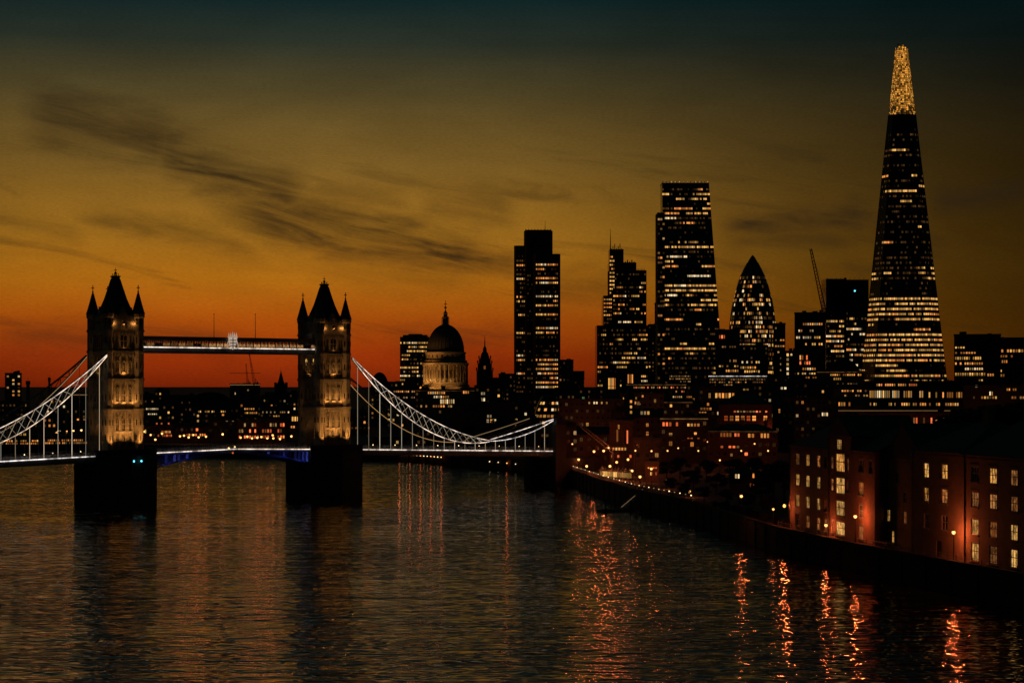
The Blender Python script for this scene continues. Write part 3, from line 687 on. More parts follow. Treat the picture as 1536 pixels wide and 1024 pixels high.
block('long red quay building with tall pilasters and lamps before it', 356, 428, 631, 1070, rows=[(637,358,427,18,6,.5,'rdd'),(646,358,427,18,6,.55,'rrd'),(655,358,427,18,5,.7,'rro')], mat='redbrick', name='brick_building', depth=20)
block('quay block with a yellow lit corner beside the right bridge tower', 430, 452, 622, 1080, rows=[(628,437,449,3,8,1,'y'),(640,432,450,5,4,.4,'o')], grid=True, p=.1, mat='render')
block('dark block half hidden by the left bridge tower with a few amber windows', 134, 172, 606, 1300, True, p=.18, mix='oyd', mat='render')
block('lower brick block behind the left bridge tower', 168, 214, 622, 1230, True, p=.2, mix='oyr', mat='redbrick', roof='hip', name='brick_building', chim=2)
block('dark block half hidden by the right bridge tower', 448, 492, 604, 1310, True, p=.15, mix='oyd', mat='concrete')
block('brick block behind the right bridge tower and its first hangers', 488, 556, 614, 1240, True, p=.2, mix='oyr', mat='redbrick', roof='gable', name='brick_building', chim=3)
block('wide dark block at the far left end of the skyline', -110, -18, 598, 1400, True, p=.12, mix='ywo', mat='concrete')
def spire(label, px, ytop, ybase, Y, r):
    t = thing('church_steeple', label, 'church', (wx(px, Y), Y+6, GZ)); H = wz(ytop, Y)-GZ; hb = wz(ybase, Y)-GZ
    mb = MB(); mb.box(-r, r, -r, r, -1, hb); [mb.box(sx*r-.5, sx*r+.5, sy*r-.5, sy*r+.5, hb, hb+4) for sx in (-1,1) for sy in (-1,1)]; mb.build('bell_tower', M['granite'], t)
    mb = MB(); mb.lathe([(r*1.05, hb), (r*.55, hb+(H-hb)*.3), (.12, H-2)], 8); mb.tube([(0,0,H-2.5), (0,0,H)], .1, 4); mb.build('spire', M['slate'], t)
spire('thin dark church spire on the skyline left of the right bridge tower', 420, 552, 581, 1450, 4.2)

def crane(label, px, yb, ytip, pxt, Y, zb=None, w=1.6):
    t = thing('tower_crane', label, 'crane', (wx(px, Y), Y, zb if zb is not None else GZ)); z0 = 0; H = wz(yb, Y)-t.location.z
    tip = P(pxt, ytip, Y)-t.location
    mb = MB(); mb.lattice((0,0,-.5), (0,0,H), w*1.2, max(4, int(H/3)), w*.09); mb.build('mast', M['steel'], t)
    mb = MB(); mb.lattice((0,0,H), tip, w*1.5, max(8, int((tip-Vector((0,0,H))).length/3)), w*.10); mb.build('jib', M['steel'], t)
    s = -1 if tip.x > 0 else 1
    mb = MB(); mb.box(min(0, s*w*4), max(0, s*w*4), -w*.5, w*.5, H-.4, H+.5); mb.box(s*w*3.4-w*.8, s*w*3.4+w*.8, -w*.6, w*.6, H-w*1.2, H+1.2); mb.tube([(s*w*1.5,0,H), (s*w*1.2,0,H+w*5)], .2, 5); mb.tube([(s*w*1.2,0,H+w*5), tuple(tip)], .07, 4); mb.tube([(s*w*1.2,0,H+w*5), (s*w*3.4,0,H+1)], .1, 4); mb.build('counterweight', M['black'], t)
    mb = MB(); mb.box(-w*.7, w*.7, -w*.9, -w*.2, H-w*1.3, H+.3); mb.build('cab', M['glass'], t)
    return t
crane('far luffing crane with its thin jib up above the box block', 381, 575, 531, 374, 1440, wz(578, 1440)-.5, .8)
crane('second far crane behind the box block with a short jib', 371, 575, 545, 369, 1470, wz(578, 1470)-.5, .6)

# ---- behind the right side span
block('dark rounded block between the right bridge tower and the lit office slab', 556, 583, 558, 1500, True, p=.05, roof='dome', mat='concrete')
block('low dark block at the foot of the lit office slab', 578, 604, 574, 1500, True, p=.06, mat='concrete')
block('low block with a lit amber ledge left of the cathedral', 580, 640, 585, 1250, rows=[(587,590,626,12,3,.9,'od'),(596,592,640,12,3,.4,'d')], grid=True, p=.1, mat='render')
block('long dark block with warm white windows under the cathedral dome', 622, 712, 586, 1130, glow='edge', rows=[(589,638,668,9,4,.7,'wyo'),(595,650,684,10,4,.75,'ywo'),(602,660,682,7,8,.9,'wy'),(609,630,690,16,4,.6,'od'),(588,694,704,3,5,1,'o')], grid=True, p=.05, mat='render')
block('dark block with a stacked pair of white windows by the church', 712, 752, 580, 1150, rows=[(590,721,728,2,5,1,'w'),(599,721,728,2,6,1,'w'),(609,698,712,3,4,.7,'o')], grid=True, p=.03, mat='concrete')
block('plain brown brick pillar-like tower behind the right chains', 678, 694, 608, 960, mat='brick', name='brick_tower', depth=9, storey=4)
block('dark stepped roof block beside the tall banded tower', 748, 774, 562, 1560, True, p=.04, mat='concrete')
block('small dark block on the skyline between church and banded tower', 738, 756, 572, 1500, True, p=.04, mat='concrete')
block('low dark riverside range behind the low point of the chain', 600, 700, 640, 1010, True, p=.03, mat='brick', name='brick_building', roof='hip')
block('big dark unlit block behind the low point of the chain', 690, 770, 606, 1000, rows=[(624,730,738,2,5,1,'w'),(631,729,745,3,6,.7,'wo')], mat='concrete', depth=30)
block('dark long block under the banded tower plinth', 764, 806, 598, 1120, True, p=.05, mat='concrete')
block('low dark terrace seen under the right side span', 560, 640, 655, 1000, True, p=.05, mat='brick', name='brick_building', roof='gable')

# ---- right of the bridge, back to front
block('dark stepped block right of the tall banded tower', 838, 860, 541, 1600, True, p=.08, mat='concrete')
block('dark sloping block in the gap before the stepped tower', 856, 876, 556, 1620, True, p=.05, mat='concrete', roof='gable')
block('long dark roof line across the gap with faint green windows', 832, 905, 583, 1260, rows=[(597,872,878,1,5,1,'g'),(609,872,878,2,4,1,'y'),(616,862,868,1,4,1,'g')], grid=True, p=.06, mix='gdd', mat='concrete')
block('block with three tall lit stair windows under the stepped tower', 904, 930, 563, 1300, rows=[(575,912,924,4,20,.8,'yo')], mat='render')
block('dark block with one tall red lit stair window', 932, 962, 558, 1310, rows=[(572,941,950,3,26,.9,'ro')], mat='concrete')
block('amber floodlit flat-topped block below the wedge tower', 1003, 1037, 562, 1260, rows=[(564,1004,1036,14,2,.9,'d'),(568,1004,1036,14,2,.9,'dd'),(572,1004,1036,14,2,.9,'d')], mat='portland')
block('plain dark block between the amber block and the terrace', 1034, 1068, 561, 1280, True, p=.05, mat='concrete')
block('terraced block with one bright strip of light along its roof', 1063, 1150, 564, 1230, rows=[(569,1064,1148,24,2,.7,'d'),(573,1064,1148,24,2,.8,'do'),(577,1064,1148,24,2,.7,'od')], glow='strip', mat='portland')
block('low dark block right of the bright roof strip', 1146, 1182, 566, 1260, rows=[(561,1180,1184,1,4,1,'y')], grid=True, p=.14, mix='wyd', mat='concrete')
block('wide brownish block with dim red windows in two rows', 940, 1034, 577, 1180, glow='edge', rows=[(581,944,1032,30,3,.45,'drd'),(587,1010,1033,8,3,.8,'ro')], grid=True, p=.04, mat='brick')
block('long low block with a thin row of amber windows', 1030, 1072, 577, 1170, rows=[(576,1040,1070,10,2,.9,'o')], grid=True, p=.06, mat='render')
block('dark mansard block with a row of small yellow windows', 994, 1044, 590, 1060, glow='edge', rows=[(595,1003,1038,12,3,.85,'ywo')], grid=True, p=.06, mat='render', roof='hip', chim=2)
block('block with six large amber windows below the terrace', 1048, 1106, 583, 1040, rows=[(593,1062,1102,8,9,.8,'oy')], grid=True, p=.05, mat='render')
block('dark block behind the pavilion roof', 1100, 1180, 577, 1100, True, p=.05, mix='wo', mat='concrete', rows=[(584,1114,1124,2,3,1,'y'),(582,1170,1190,4,4,.7,'w')])
block('old block with small yellow windows stepping along its front', 1040, 1090, 601, 960, rows=[(606,1045,1084,8,5,.65,'yo'),(613,1050,1068,4,4,.8,'o'),(620,1048,1060,3,6,.8,'o')], grid=True, p=.06, mat='brick', roof='gable', name='brick_building', chim=2)
block('pavilion with a broad pyramid roof above a row of big red windows', 1078, 1158, 590, 900, rows=[(617,1100,1156,12,3,.8,'rd'),(627,1085,1152,8,9,.85,'roo')], mat='redbrick', roof='hip', depth=34, name='pavilion', storey=12)
block('dark brick block with one amber window right of the pavilion', 1152, 1190, 604, 930, rows=[(616,1167,1171,1,7,1,'o')], grid=True, p=.03, mat='brick', name='brick_building', roof='gable')
block('dark block with bright window specks below the brown block', 930, 996, 592, 1010, rows=[(597,934,956,6,4,.9,'yo'),(604,936,960,5,5,.6,'o'),(594,962,966,1,4,1,'o'),(601,980,985,1,6,1,'y'),(606,952,962,3,3,.7,'w')], grid=True, p=.06, mat='render')
block('narrow brown tower with a lit column of windows', 936, 952, 596, 860, rows=[(602+8*k,944,949,1,5,.8,'yo') for k in range(10)], mat='brick', name='brick_tower', storey=6)
block('dark block with two bright windows side by side', 918, 938, 619, 840, rows=[(628,924,937,2,8,1,'yw')], grid=True, p=.05, mat='brick', name='brick_building')
block('dark house with four scattered yellow windows', 952, 994, 612, 830, rows=[(619,960,975,3,6,.9,'yw'),(637,968,974,1,6,1,'o'),(650,968,974,1,7,1,'o')], grid=True, p=.05, mat='brick', name='brick_building', roof='gable', chim=2)
block('dark block with a lit amber corner above the pavilion of tents', 838, 932, 601, 1010, rows=[(604,882,912,8,4,.5,'dw'),(611,878,915,10,4,.35,'gd')], grid=True, p=.04, mat='concrete')
block('brick block of amber windows behind the bend of the quay', 990, 1062, 628, 800, glow='edge', rows=[(636,993,1018,5,7,.85,'oor'),(637,1030,1050,4,5,.9,'oy'),(651,1002,1010,1,5,1,'y'),(650,1040,1046,1,5,1,'o'),(665,1002,1010,1,8,1,'o'),(666,1034,1042,1,8,1,'o'),(657,1030,1050,4,2,.6,'r')], grid=True, p=.05, mix='rd', mat='brick', name='brick_building')
block('brick range with reddish windows under the pyramid roof', 1062, 1166, 636, 770, glow='edge', rows=[(652,1080,1098,4,7,.8,'ro'),(652,1101,1110,2,6,.9,'r'),(653,1121,1132,2,7,1,'yo'),(653,1140,1154,3,8,.9,'or'),(670,1080,1110,5,4,.6,'rd'),(682,1084,1100,3,5,.6,'d')], grid=True, p=.06, mix='rd', mat='redbrick', name='brick_building', roof='hip', chim=3)
block('dark red-lit brick block beside the bridge end', 836, 868, 642, 770, True, p=.14, mix='rrd', mat='redbrick', name='brick_building', rows=[(676,838,850,3,8,.9,'ro')], storey=3.4)
block('dark gabled warehouse behind the two bright quay lamps', 866, 914, 640, 730, True, p=.05, mix='rd', mat='redbrick', name='brick_building', roof='gable')
block('quay building with tall lit red brick bays', 914, 950, 634, 715, rows=[(653,924,932,2,22,.8,'od'),(640,926,930,1,8,1,'o'),(673,918,940,5,5,.8,'yo'),(655,936,946,3,24,.6,'r'),(684,916,948,7,5,.6,'r')], mat='redbrick', name='brick_building', storey=5)
block('dark block beside the tall lit red bays', 950, 992, 660, 690, True, p=.05, mix='rd', mat='brick', name='brick_building')
block('glass cabin with red lights by the quay rail', 968, 988, 696, 632, rows=[(702,971,986,4,4,.9,'ro'),(710,971,986,4,6,.9,'yor')], mat='redbrick', name='cabin', cat='cabin', storey=3, depth=6)
block('small brick house with white windows among the quay trees', 1094, 1134, 704, 560, rows=[(714,1102,1110,2,8,1,'w'),(713,1120,1132,3,8,.9,'o'),(728,1124,1132,2,8,.7,'r')], mat='redbrick', name='brick_building', roof='gable', storey=3.2, chim=1, depth=10)

# ---- towards and around the tapering glass tower
block('dark slab tower with lit office rows left of the crane', 1192, 1238, 470, 1600, rows=[(486+10*k,1194,1234,12,4,q,'yow') for k,q in enumerate((.7,.3,.5,.6,.75,.55,.3))], mat='glass', name='slab_tower', depth=22)
block('lower block with a single column of square yellow windows', 1172, 1196, 528, 1420, rows=[(532+7*k,1179,1184,1,5,.9,'yw') for k in range(6)], mat='concrete', grid=True, p=.08)
block('office block with two reddish lit bays below the slab tower', 1190, 1236, 526, 1440, rows=[(536,1199,1212,4,8,.8,'ro'),(544,1199,1216,5,6,.8,'ro'),(553,1200,1224,7,4,.8,'ow'),(560,1192,1234,12,3,.6,'yw'),(566,1208,1232,7,3,.7,'o')], mat='concrete')
block('dark arched-roof station hall at the foot of the twin slab', 1238, 1292, 538, 1400, rows=[(556,1240,1290,8,2,.4,'d')], roof='dome', mat='lead', name='station_hall', cat='station', storey=20)
block('low wide block with thin amber floors below the station hall', 1226, 1296, 558, 1330, glow='edge', rows=[(562,1242,1292,16,3,.7,'yo'),(568,1250,1262,4,4,1,'y'),(575,1235,1290,14,2,.5,'d')], mat='render')
block('low stepped block with amber strips left of the glass podium', 1240, 1304, 582, 1240, rows=[(586,1262,1300,10,3,.7,'od'),(593,1262,1302,10,3,.5,'d'),(606,1246,1276,8,7,.85,'yo')], mat='render')
block('dark clutter of low roofs right of the pavilion', 1160, 1250, 574, 1180, True, p=.12, mix='wyd', mat='concrete')
block('dark flat roofs with a few white specks above the warehouse', 1176, 1256, 598, 1010, True, p=.08, mix='wo', mat='brick', rows=[(621,1232,1242,3,6,.8,'w'),(632,1236,1246,2,5,.7,'y')])
block('long glass-fronted podium at the foot of the tapering tower', 1296, 1452, 573, 1330, rows=[(577,1312,1376,20,4,.75,'yor'),(591,1305,1350,16,13,.92,'yw'),(591,1352,1385,10,12,.6,'yod'),(592,1392,1452,18,10,.55,'yo'),(606,1300,1350,18,5,.55,'dy'),(606,1352,1440,26,5,.7,'yo')], mat='glass', depth=20, storey=8, name='podium_building')
block('brick station front with tall red lit bays under the viaduct', 1290, 1416, 621, 1190, rows=[(624,1291,1318,10,3,.7,'r'),(631,1322,1416,26,12,.6,'rrod')], mat='redbrick', storey=9, name='brick_building')
block('broad office block with bright yellow floors right of the tapering tower', 1432, 1500, 503, 1370, rows=[(521,1433,1448,4,3,.9,'y'),(529,1433,1468,9,3,.7,'o'),(537,1433,1472,12,5,.95,'y'),(545,1433,1478,13,4,.75,'yo'),(553,1444,1478,10,4,.9,'yw'),(561,1433,1478,13,5,.92,'y'),(562,1480,1494,4,4,.7,'o'),(570,1464,1478,4,3,.5,'y')], mat='glass', depth=30)
block('dark wing with an amber top row joined to the broad office block', 1496, 1560, 508, 1380, rows=[(526,1498,1556,14,5,.85,'oy'),(534,1492,1520,7,4,.6,'o'),(542,1500,1512,4,5,.6,'o'),(556,1498,1504,2,4,1,'y'),(563,1500,1520,5,5,.7,'oy'),(571,1497,1500,1,5,1,'o')], mat='glass', depth=30)
block('low block with warm windows below the broad office block', 1446, 1550, 580, 1250, rows=[(584,1506,1524,6,4,.8,'yo'),(590,1484,1496,4,7,.7,'yw'),(596,1460,1540,20,4,.5,'yod'),(579,1463,1468,1,4,1,'w')], mat='concrete')
block('dark flank of the long podium nearest the broad office block', 1412, 1450, 574, 1345, rows=[(579,1416,1448,5,2,.4,'d')], mat='concrete', storey=20)

# viaduct and stand-alone walls of the rail line
t = thing('railway_viaduct', 'long dark flat viaduct crossing below the glass podium', 'viaduct', (wx(1330, 1225), 1225, GZ))
zt = wz(611, 1225)-GZ; mb = MB(); mb.box(-60, 46, 0, 9, zt-3.5, zt); mb.box(-60, 46, -.4, 0, zt-.2, zt+1.1); mb.build('deck', M['concrete'], t)
for k in range(10):
    mb = MB(); mb.box(-56+k*11, -54+k*11, 1, 8, -1, zt-3.5); mb.build('pier', M['brick'], t)
mb = MB(); mb.box(-38, 44, -.55, -.42, zt-2.2, zt-1.95); mb.build('light_strip', M['stripdim'], t)

# ------------------------------------------------------------------ high towers, a lit band per storey
def bands(t, ring, z0, z1, h, edges, pw, prof, mix, Y, run=(1, 5), fill=.82, off=.14, hh=.40):
    """one window band per storey: panes along the given edges of ring(z), lit in runs; prof(y) is the lit share at picture height y"""
    n = max(1, round((z1-z0)/h)); dz = (z1-z0)/n; keys = sorted(set(mix)); mats = [M['pane'], M['fai']]+[M[TINT[k]] for k in keys]
    for k in range(n):
        za = z0+dz*k+dz*(1-hh)/2; zb = za+dz*hh; zc = (za+zb)/2; y = HY-(zc+GZ-CAMH)*FPX/Y
        p = prof(y); p = max(0, min(1, p*random.choice((.35, .8, 1., 1.25)) if p < .85 else p)); A = ring(za); B = ring(zb); mb = MB(); dimp = random.choice((.1, .25, .6, .8))
        for e in edges:
            a0, a1, b0, b1 = (Vector((*A[e], za)), Vector((*A[(e+1) % len(A)], za)), Vector((*B[e], zb)), Vector((*B[(e+1) % len(B)], zb)))
            L = (a1-a0).length; m = max(1, round(L/pw)); nr = (a1-a0).cross(b0-a0).normalized()*off; on = False; left = 0; tint = keys[0]
            for i in range(m):
                if left <= 0:
                    on = random.random() < p; left = random.randint(*run); tint = random.choice(mix)
                left -= 1
                s0 = (i+.5-fill/2)/m; s1 = (i+.5+fill/2)/m
                q = [a0.lerp(a1, s0), a0.lerp(a1, s1), b0.lerp(b1, s1), b0.lerp(b1, s0)]
                if on and random.random() < .93: mb.face([x+nr for x in q], 2+keys.index(tint))
                elif random.random() < .75: mb.face([x+nr*.6 for x in q], 1 if random.random() < dimp else 0)
        if mb.v: mb.build('window_band', mats, t)
def prof(*steps):
    def f(y):
        for a, b, p in steps:
            if a <= y < b: return p
        return .03
    return f
def lerp_ring(R0, R1, z0, z1):
    def f(z):
        s = (z-z0)/(z1-z0); return [(a[0]+(b[0]-a[0])*s, a[1]+(b[1]-a[1])*s) for a, b in zip(R0, R1)]
    return f
def rect(x0, x1, y0, y1): return [(x0, y0), (x1, y0), (x1, y1), (x0, y1)]
def mbody(mb, ring, zs, m=0): mb.loft([[(x, y, z) for x, y in ring(z)] for z in zs], m)

# --- tapering glass tower with the golden broken crown
Y = 1490.; s = Y/FPX; pc = 1352.; t = thing('tapering_tower', 'tallest tapering glass tower with a glowing golden broken crown', 'skyscraper', (wx(pc, Y), Y, GZ))
t.rotation_euler.z = -math.atan((pc-CX)/FPX)
ztop = wz(172, Y)-GZ; zb = 0.
def shard(z):
    y = HY-(z+GZ-CAMH)/s
    f = (y-66)/(560-66)
    l = -(8+(59-8)*f)*s; r = (9+(66-9)*f)*s; w = r-l; d = w*.8
    return [(l+w*.16, -d*.12), (l+w*.86, -d*.04), (r, d*.22), (l+w*.78, d*.95), (l+w*.2, d*.9), (l, d*.2)]
mb = MB(); mbody(mb, shard, [zb, 60, 120, 180, ztop]); mb.build('glass_body', M['glass'], t)
mb = MB()
for i in range(6):
    mb.tube([(*shard(0)[i], 0), (*shard(ztop)[i], ztop)], .35, 5)
mb.build('edge_frame', M['steel'], t)
bands(t, shard, 22, ztop-6, 4.1, (0, 5, 1), 1.5, prof((180,200,.06),(200,216,.10),(216,262,.08),(262,300,.26),(300,312,.03),(312,326,.12),(326,345,.03),(345,352,.12),(352,372,.03),(372,386,.15),(386,424,.26),(424,446,.02),(446,480,.9),(480,500,.12),(500,546,.98),(546,556,.08),(556,575,.6)), 'yyyyoy', Y, (3, 12), .86)
R1 = shard(ztop)
heights = (wz(66, Y)-GZ, wz(72, Y)-GZ, wz(69, Y)-GZ, wz(75, Y)-GZ, wz(70, Y)-GZ, wz(76, Y)-GZ)
for i in range(6):
    a0, a1 = Vector((*R1[i], ztop)), Vector((*R1[(i+1) % 6], ztop)); zt = heights[i]; R2 = shard(zt); b0, b1 = Vector((*R2[i], zt)), Vector((*R2[(i+1) % 6], zt-random.uniform(0, 3)))
    a0, a1 = a0.lerp(a1, .06), a0.lerp(a1, .94); nr = (a1-a0).cross(b0-a0).normalized()
    mb = MB(); rows = 36; cols = max(3, round((a1-a0).length/1.7))
    for r in range(rows):
        for c in range(cols):
            if (r == rows-1 and random.random() < .5) or random.random() < .06+.75*max(0, 1-r/9): continue
            f = lambda u, v: a0.lerp(a1, u).lerp(b0.lerp(b1, u), v)
            mb.face([f((c+.06)/cols, (r+.08)/rows), f((c+.94)/cols, (r+.08)/rows), f((c+.94)/cols, (r+.9)/rows), f((c+.06)/cols, (r+.9)/rows)], 0)
    for c in range(cols+1): mb.tube([a0.lerp(a1, c/cols)+nr*.15, b0.lerp(b1, c/cols)+nr*.15], .09, 4, 1)
    for r in range(0, rows+1): mb.tube([a0.lerp(b0, r/rows)+nr*.15, a1.lerp(b1, r/rows)+nr*.15], .07, 4, 1)
    mb.build('crown_panel', [M['gold'], M['steel']], t)
mb = MB()
for k in range(5):
    x = (random.uniform(-4, 4), random.uniform(2, 6)); mb.tube([(*x, ztop), (*x, wz(64+3*k, Y)-GZ)], .3, 5)
mb.build('inner_mast', M['black'], t)
# --- wedge tower
Y = 1650.; s = Y/FPX; pc = 1036.; t = thing('wedge_tower', 'dark wedge-shaped tower leaning back to the right with a dotted lit roof line', 'skyscraper', (wx(pc, Y), Y, GZ))
zt = wz(273, Y)-GZ; L = lambda px: (px-pc)*s
wr = lerp_ring(rect(L(998), L(1089), -6, 34), rect(L(995), L(1066), 14, 34), 0, zt)
mb = MB(); mbody(mb, wr, [0, zt*.5, zt]); mb.build('glass_body', M['glass'], t)
mb = MB()
for k in range(14):
    x = L(996)+k*(L(1065)-L(996))/13; mb.box(x-.25, x+.25, 13.8, 14.2, zt, zt+2.2)
mb.box(L(995)-.2, L(1066)+.2, 13.7, 34.2, zt, zt+.7); mb.build('roof', M['steel'], t)
mb = MB()
for k in range(12): mb.ball((L(997)+k*(L(1064)-L(997))/11, 13.4, zt+1.6), .55, 6)
mb.build('roof_lights', M['dim'], t)
zc = wz(318, Y)-GZ; mb = MB(); mb.box(L(987), L(998), 4, 30, 0, zc)
for k in range(5): mb.box(L(987)+k*1.5, L(987)+k*1.5+.4, 3.6, 4, 0, zc)
mb.build('service_core', M['concrete'], t)
bands(t, wr, 20, zt-3, 4.3, (0,), 1.5, prof((272,283,.2),(283,300,.45),(300,312,.15),(312,330,.5),(330,356,.03),(356,376,.75),(376,390,.05),(390,404,.8),(404,420,.4),(420,462,.8),(462,500,.35),(500,560,.35)), 'yyywo', Y, (2, 14), .88)
bands(t, lambda z: rect(L(987), L(997.6), 3.55, 30), 20, zc-4, 4.3, (0,), 2.2, prof((318,560,.3)), 'od', Y, (1, 2))
# --- banded tower with rounded lobes
Y = 1750.; s = Y/FPX; pc = 806.; t = thing('banded_tower', 'tall dark tower of three lobes with pink-white window rows and one roof mast', 'skyscraper', (wx(pc, Y), Y, GZ))
L = lambda px: (px-pc)*s; zA, zM, zR = (wz(q, Y)-GZ for q in (368, 346, 381)); zP = wz(592, Y)-GZ
def lobe(x0, x1, y0, y1, c=2.2): return [(x0+c, y0), (x1-c, y0), (x1, y0+c), (x1, y1), (x0, y1), (x0, y0+c)]
lobes = ((771, 799, 2, 26, zA), (786, 829, 0, 34, zM), (800, 840.5, -3, 24, zR))
mb = MB()
for a, b, y0, y1, z in lobes: mb.prism(lobe(L(a), L(b), y0, y1), zP, z)
mb.prism(lobe(L(788), L(827), 4, 30), 0, zP)
mb.box(L(786)+1, L(829)-1, 2, 30, zM, zM+1.0)
for k in range(9):
    x = L(788)+k*2.9; mb.box(x, x+.5, .2, .8, zM, zM+1.6)
mb.build('glass_body', M['glass'], t)
mb = MB()
for a, b, y0, y1, z in lobes[::2]:
    x = L(a)+2.2
    while x < L(b)-2.1:
        mb.box(x-.14, x+.14, y0-.4, y0, zP, z); x += 1.62
mb.build('fins', M['steel'], t)
mb = MB(); mb.prism(lobe(L(774), L(838), -5, 30), zP-8, zP); mb.build('plinth', M['concrete'], t)
mb = MB(); x = L(818); mb.tube([(x, 12, zM), (x, 12, wz(329, Y)-GZ)], .35, 6, 0, .1); mb.build('mast', M['steel'], t)
R42 = [(395,402,.95),(402,408,.8),(408,414,.75),(414,421,.9),(421,430,.35),(444,451,.9),(451,459,.8),(459,467,.3),(468,478,.95),(490,498,.8),(498,505,.85),(505,511,.35),(511,519,.75),(524,532,.2),(538,545,.95),(545,552,.95),(552,558,.95),(558,566,.9),(566,570,.5),(570,578,.9),(578,586,.85)]
bands(t, lambda z: lobe(L(800), L(840.5), -3.45, 24), zP+1, zR-8, 4.25, (0,), 1.62, prof(*R42), 'yowo', Y, (3, 9), .68)
L42 = [(395,402,.8),(414,421,.7),(440,445,.7),(450,458,.7),(470,478,.8),(494,502,.8),(505,511,.6),(512,519,.6),(524,530,.7),(532,540,.8),(540,546,.7),(552,562,.7)]
bands(t, lambda z: lobe(L(787), L(803), -.45, 30), zP+1, zM-40, 4.25, (0,), 1.62, prof((380,590,.03)), 'd', Y, (1, 2), .5)
bands(t, lambda z: lobe(L(771), L(799), 1.55, 26), zP+1, zA-8, 4.25, (0,), 1.62, prof(*L42), 'yowo', Y, (2, 6), .68)
# --- stepped tower with the thin spire
Y = 1700.; s = Y/FPX; pc = 935.; t = thing('stepped_tower', 'stepped dark tower with a needle spire at its left shoulder', 'skyscraper', (wx(pc, Y), Y, GZ))
L = lambda px: (px-pc)*s; Z = lambda y: wz(y, Y)-GZ
parts_ = ((895, 972, -4, 34, 488), (905, 969, 2, 32, 443), (914, 970, 2, 32, 405), (914, 955, 4, 30, 393), (915, 936, 6, 28, 373))
mb = MB()
for a, b, y0, y1, yt in parts_: mb.box(L(a), L(b), y0+.013*a % .2, y1, 0, Z(yt))
for k in range(7): x = L(917)+k*1.6; mb.box(x, x+.7, 8, 9, Z(373), Z(373)+1+2*(k % 3))
for k in range(5): x = L(938)+k*2; mb.box(x, x+1, 8, 10, Z(393), Z(393)+1+(k % 2)*1.5)
for k in range(6): x = L(956)+k*1.3; mb.box(x, x+.4, 5, 5.4, Z(405), Z(405)+1.5)
mb.build('glass_body', M['glass'], t)
mb = MB(); mb.tube([(L(916.5), 10, Z(375)), (L(916.5), 10, Z(342))], .55, 6, 0, .12); mb.build('spire', M['steel'], t)
bands(t, lambda z: rect(L(896), L(971), -4.05, 34), 18, Z(492), 4.2, (0,), 1.55, prof((488,502,.06),(502,512,.5),(512,585,.3)), 'wyyyo', Y, (2, 6), .7)
bands(t, lambda z: rect(L(905.5), L(918), 1.9, 32), Z(487), Z(446), 3.7, (0,), 1.5, prof((440,490,.8)), 'yo', Y, (2, 6), .7)
bands(t, lambda z: rect(L(920), L(969), 1.8, 32), Z(486), Z(408), 4.0, (0,), 1.5, prof((400,420,.2),(420,440,.3),(440,456,.5),(456,485,.32)), 'yyow', Y, (1, 5), .75)
bands(t, lambda z: rect(L(914.5), L(922), 1.7, 32), Z(442), Z(376), 3.6, (0,), 1.4, prof((370,450,.6)), 'oy', Y, (1, 3), .7)
# --- bullet-shaped tower
Y = 1800.; s = Y/FPX; pc = 1133.; t = thing('bullet_tower', 'rounded bullet-shaped glass tower with a dark pointed cap', 'skyscraper', (wx(pc, Y), Y+20, GZ))
GP = [(380,0.3),(384,3.5),(390,7),(398,11.5),(410,17.5),(425,23),(445,28.5),(470,33),(500,36),(530,37),(560,36),(590,33.5),(640,30)]
def grad(y):
    for (a, ra), (b, rb) in zip(GP, GP[1:]):
        if a <= y <= b: return (ra+(rb-ra)*(y-a)/(b-a))*s
    return GP[-1][1]*s
NB = 40
def gring(z):
    r = grad(HY-(z+GZ-CAMH)/s); return [(r*math.cos(2*PI*i/NB), r*math.sin(2*PI*i/NB)) for i in range(NB)]
ys = [640, 590, 560, 530, 500, 470, 445, 425, 410, 398, 390, 384, 380.5]
mb = MB(); mb.loft([[(x, y, wz(q, Y)-GZ) for x, y in gring(wz(q, Y)-GZ)] for q in ys]); mb.build('glass_body', M['glass'], t)
mb = MB()
for dirn in (1, -1):
    for k in range(0, NB, 4):
        pts = []
        for j in range(24):
            q = 620-j*(620-392)/23; z = wz(q, Y)-GZ; r = grad(q)+.12; a = 2*PI*(k/NB)+dirn*j*.085; pts.append((r*math.cos(a), r*math.sin(a), z))
        mb.tube(pts, .22, 4)
mb.build('diagonal_frame', M['steel'], t)
bands(t, gring, 30, wz(412, Y)-GZ, 4.3, [i for i in range(20, 40)], 1.9, prof((408,416,.05),(416,436,.25),(436,462,.55),(462,474,.25),(474,505,.6),(505,560,.4)), 'yyoow', Y, (1, 3), .72, hh=.6)
# --- other slabs
Y = 1640.; s = Y/FPX; pc = 1270.; t = thing('twin_slab_tower', 'wide twin slab with dark upper floors and bright lower floors beside the tapering tower', 'skyscraper', (wx(pc, Y), Y, GZ)); L = lambda px: (px-pc)*s; Z = lambda y: wz(y, Y)-GZ
mb = MB(); mb.box(L(1239), L(1268), 0, 26, 0, Z(418)); mb.box(L(1268)+.05, L(1304), 3, 30, 0, Z(419)); mb.box(L(1266), L(1269.5), -1, 5, 0, Z(416.5))
for k in range(9): x = L(1241)+k*4; mb.box(x, x+.3, 1, 1.3, Z(418.5), Z(416))
mb.build('glass_body', M['glass'], t)
mb = MB(); mb.ball((L(1283), 2.4, Z(436)), .7, 8); mb.build('roof_light', M['cyan'], t)
bands(t, lambda z: rect(L(1239), L(1266), -.1, 26), 30, Z(478), 4.4, (0,), 1.5, prof((476,530,.7),(530,560,.4)), 'yywo', Y, (1, 5))
bands(t, lambda z: rect(L(1270), L(1303), 2.9, 30), 30, Z(466), 4.4, (0,), 1.5, prof((466,530,.42),(530,560,.35)), 'ywwo', Y, (1, 3))
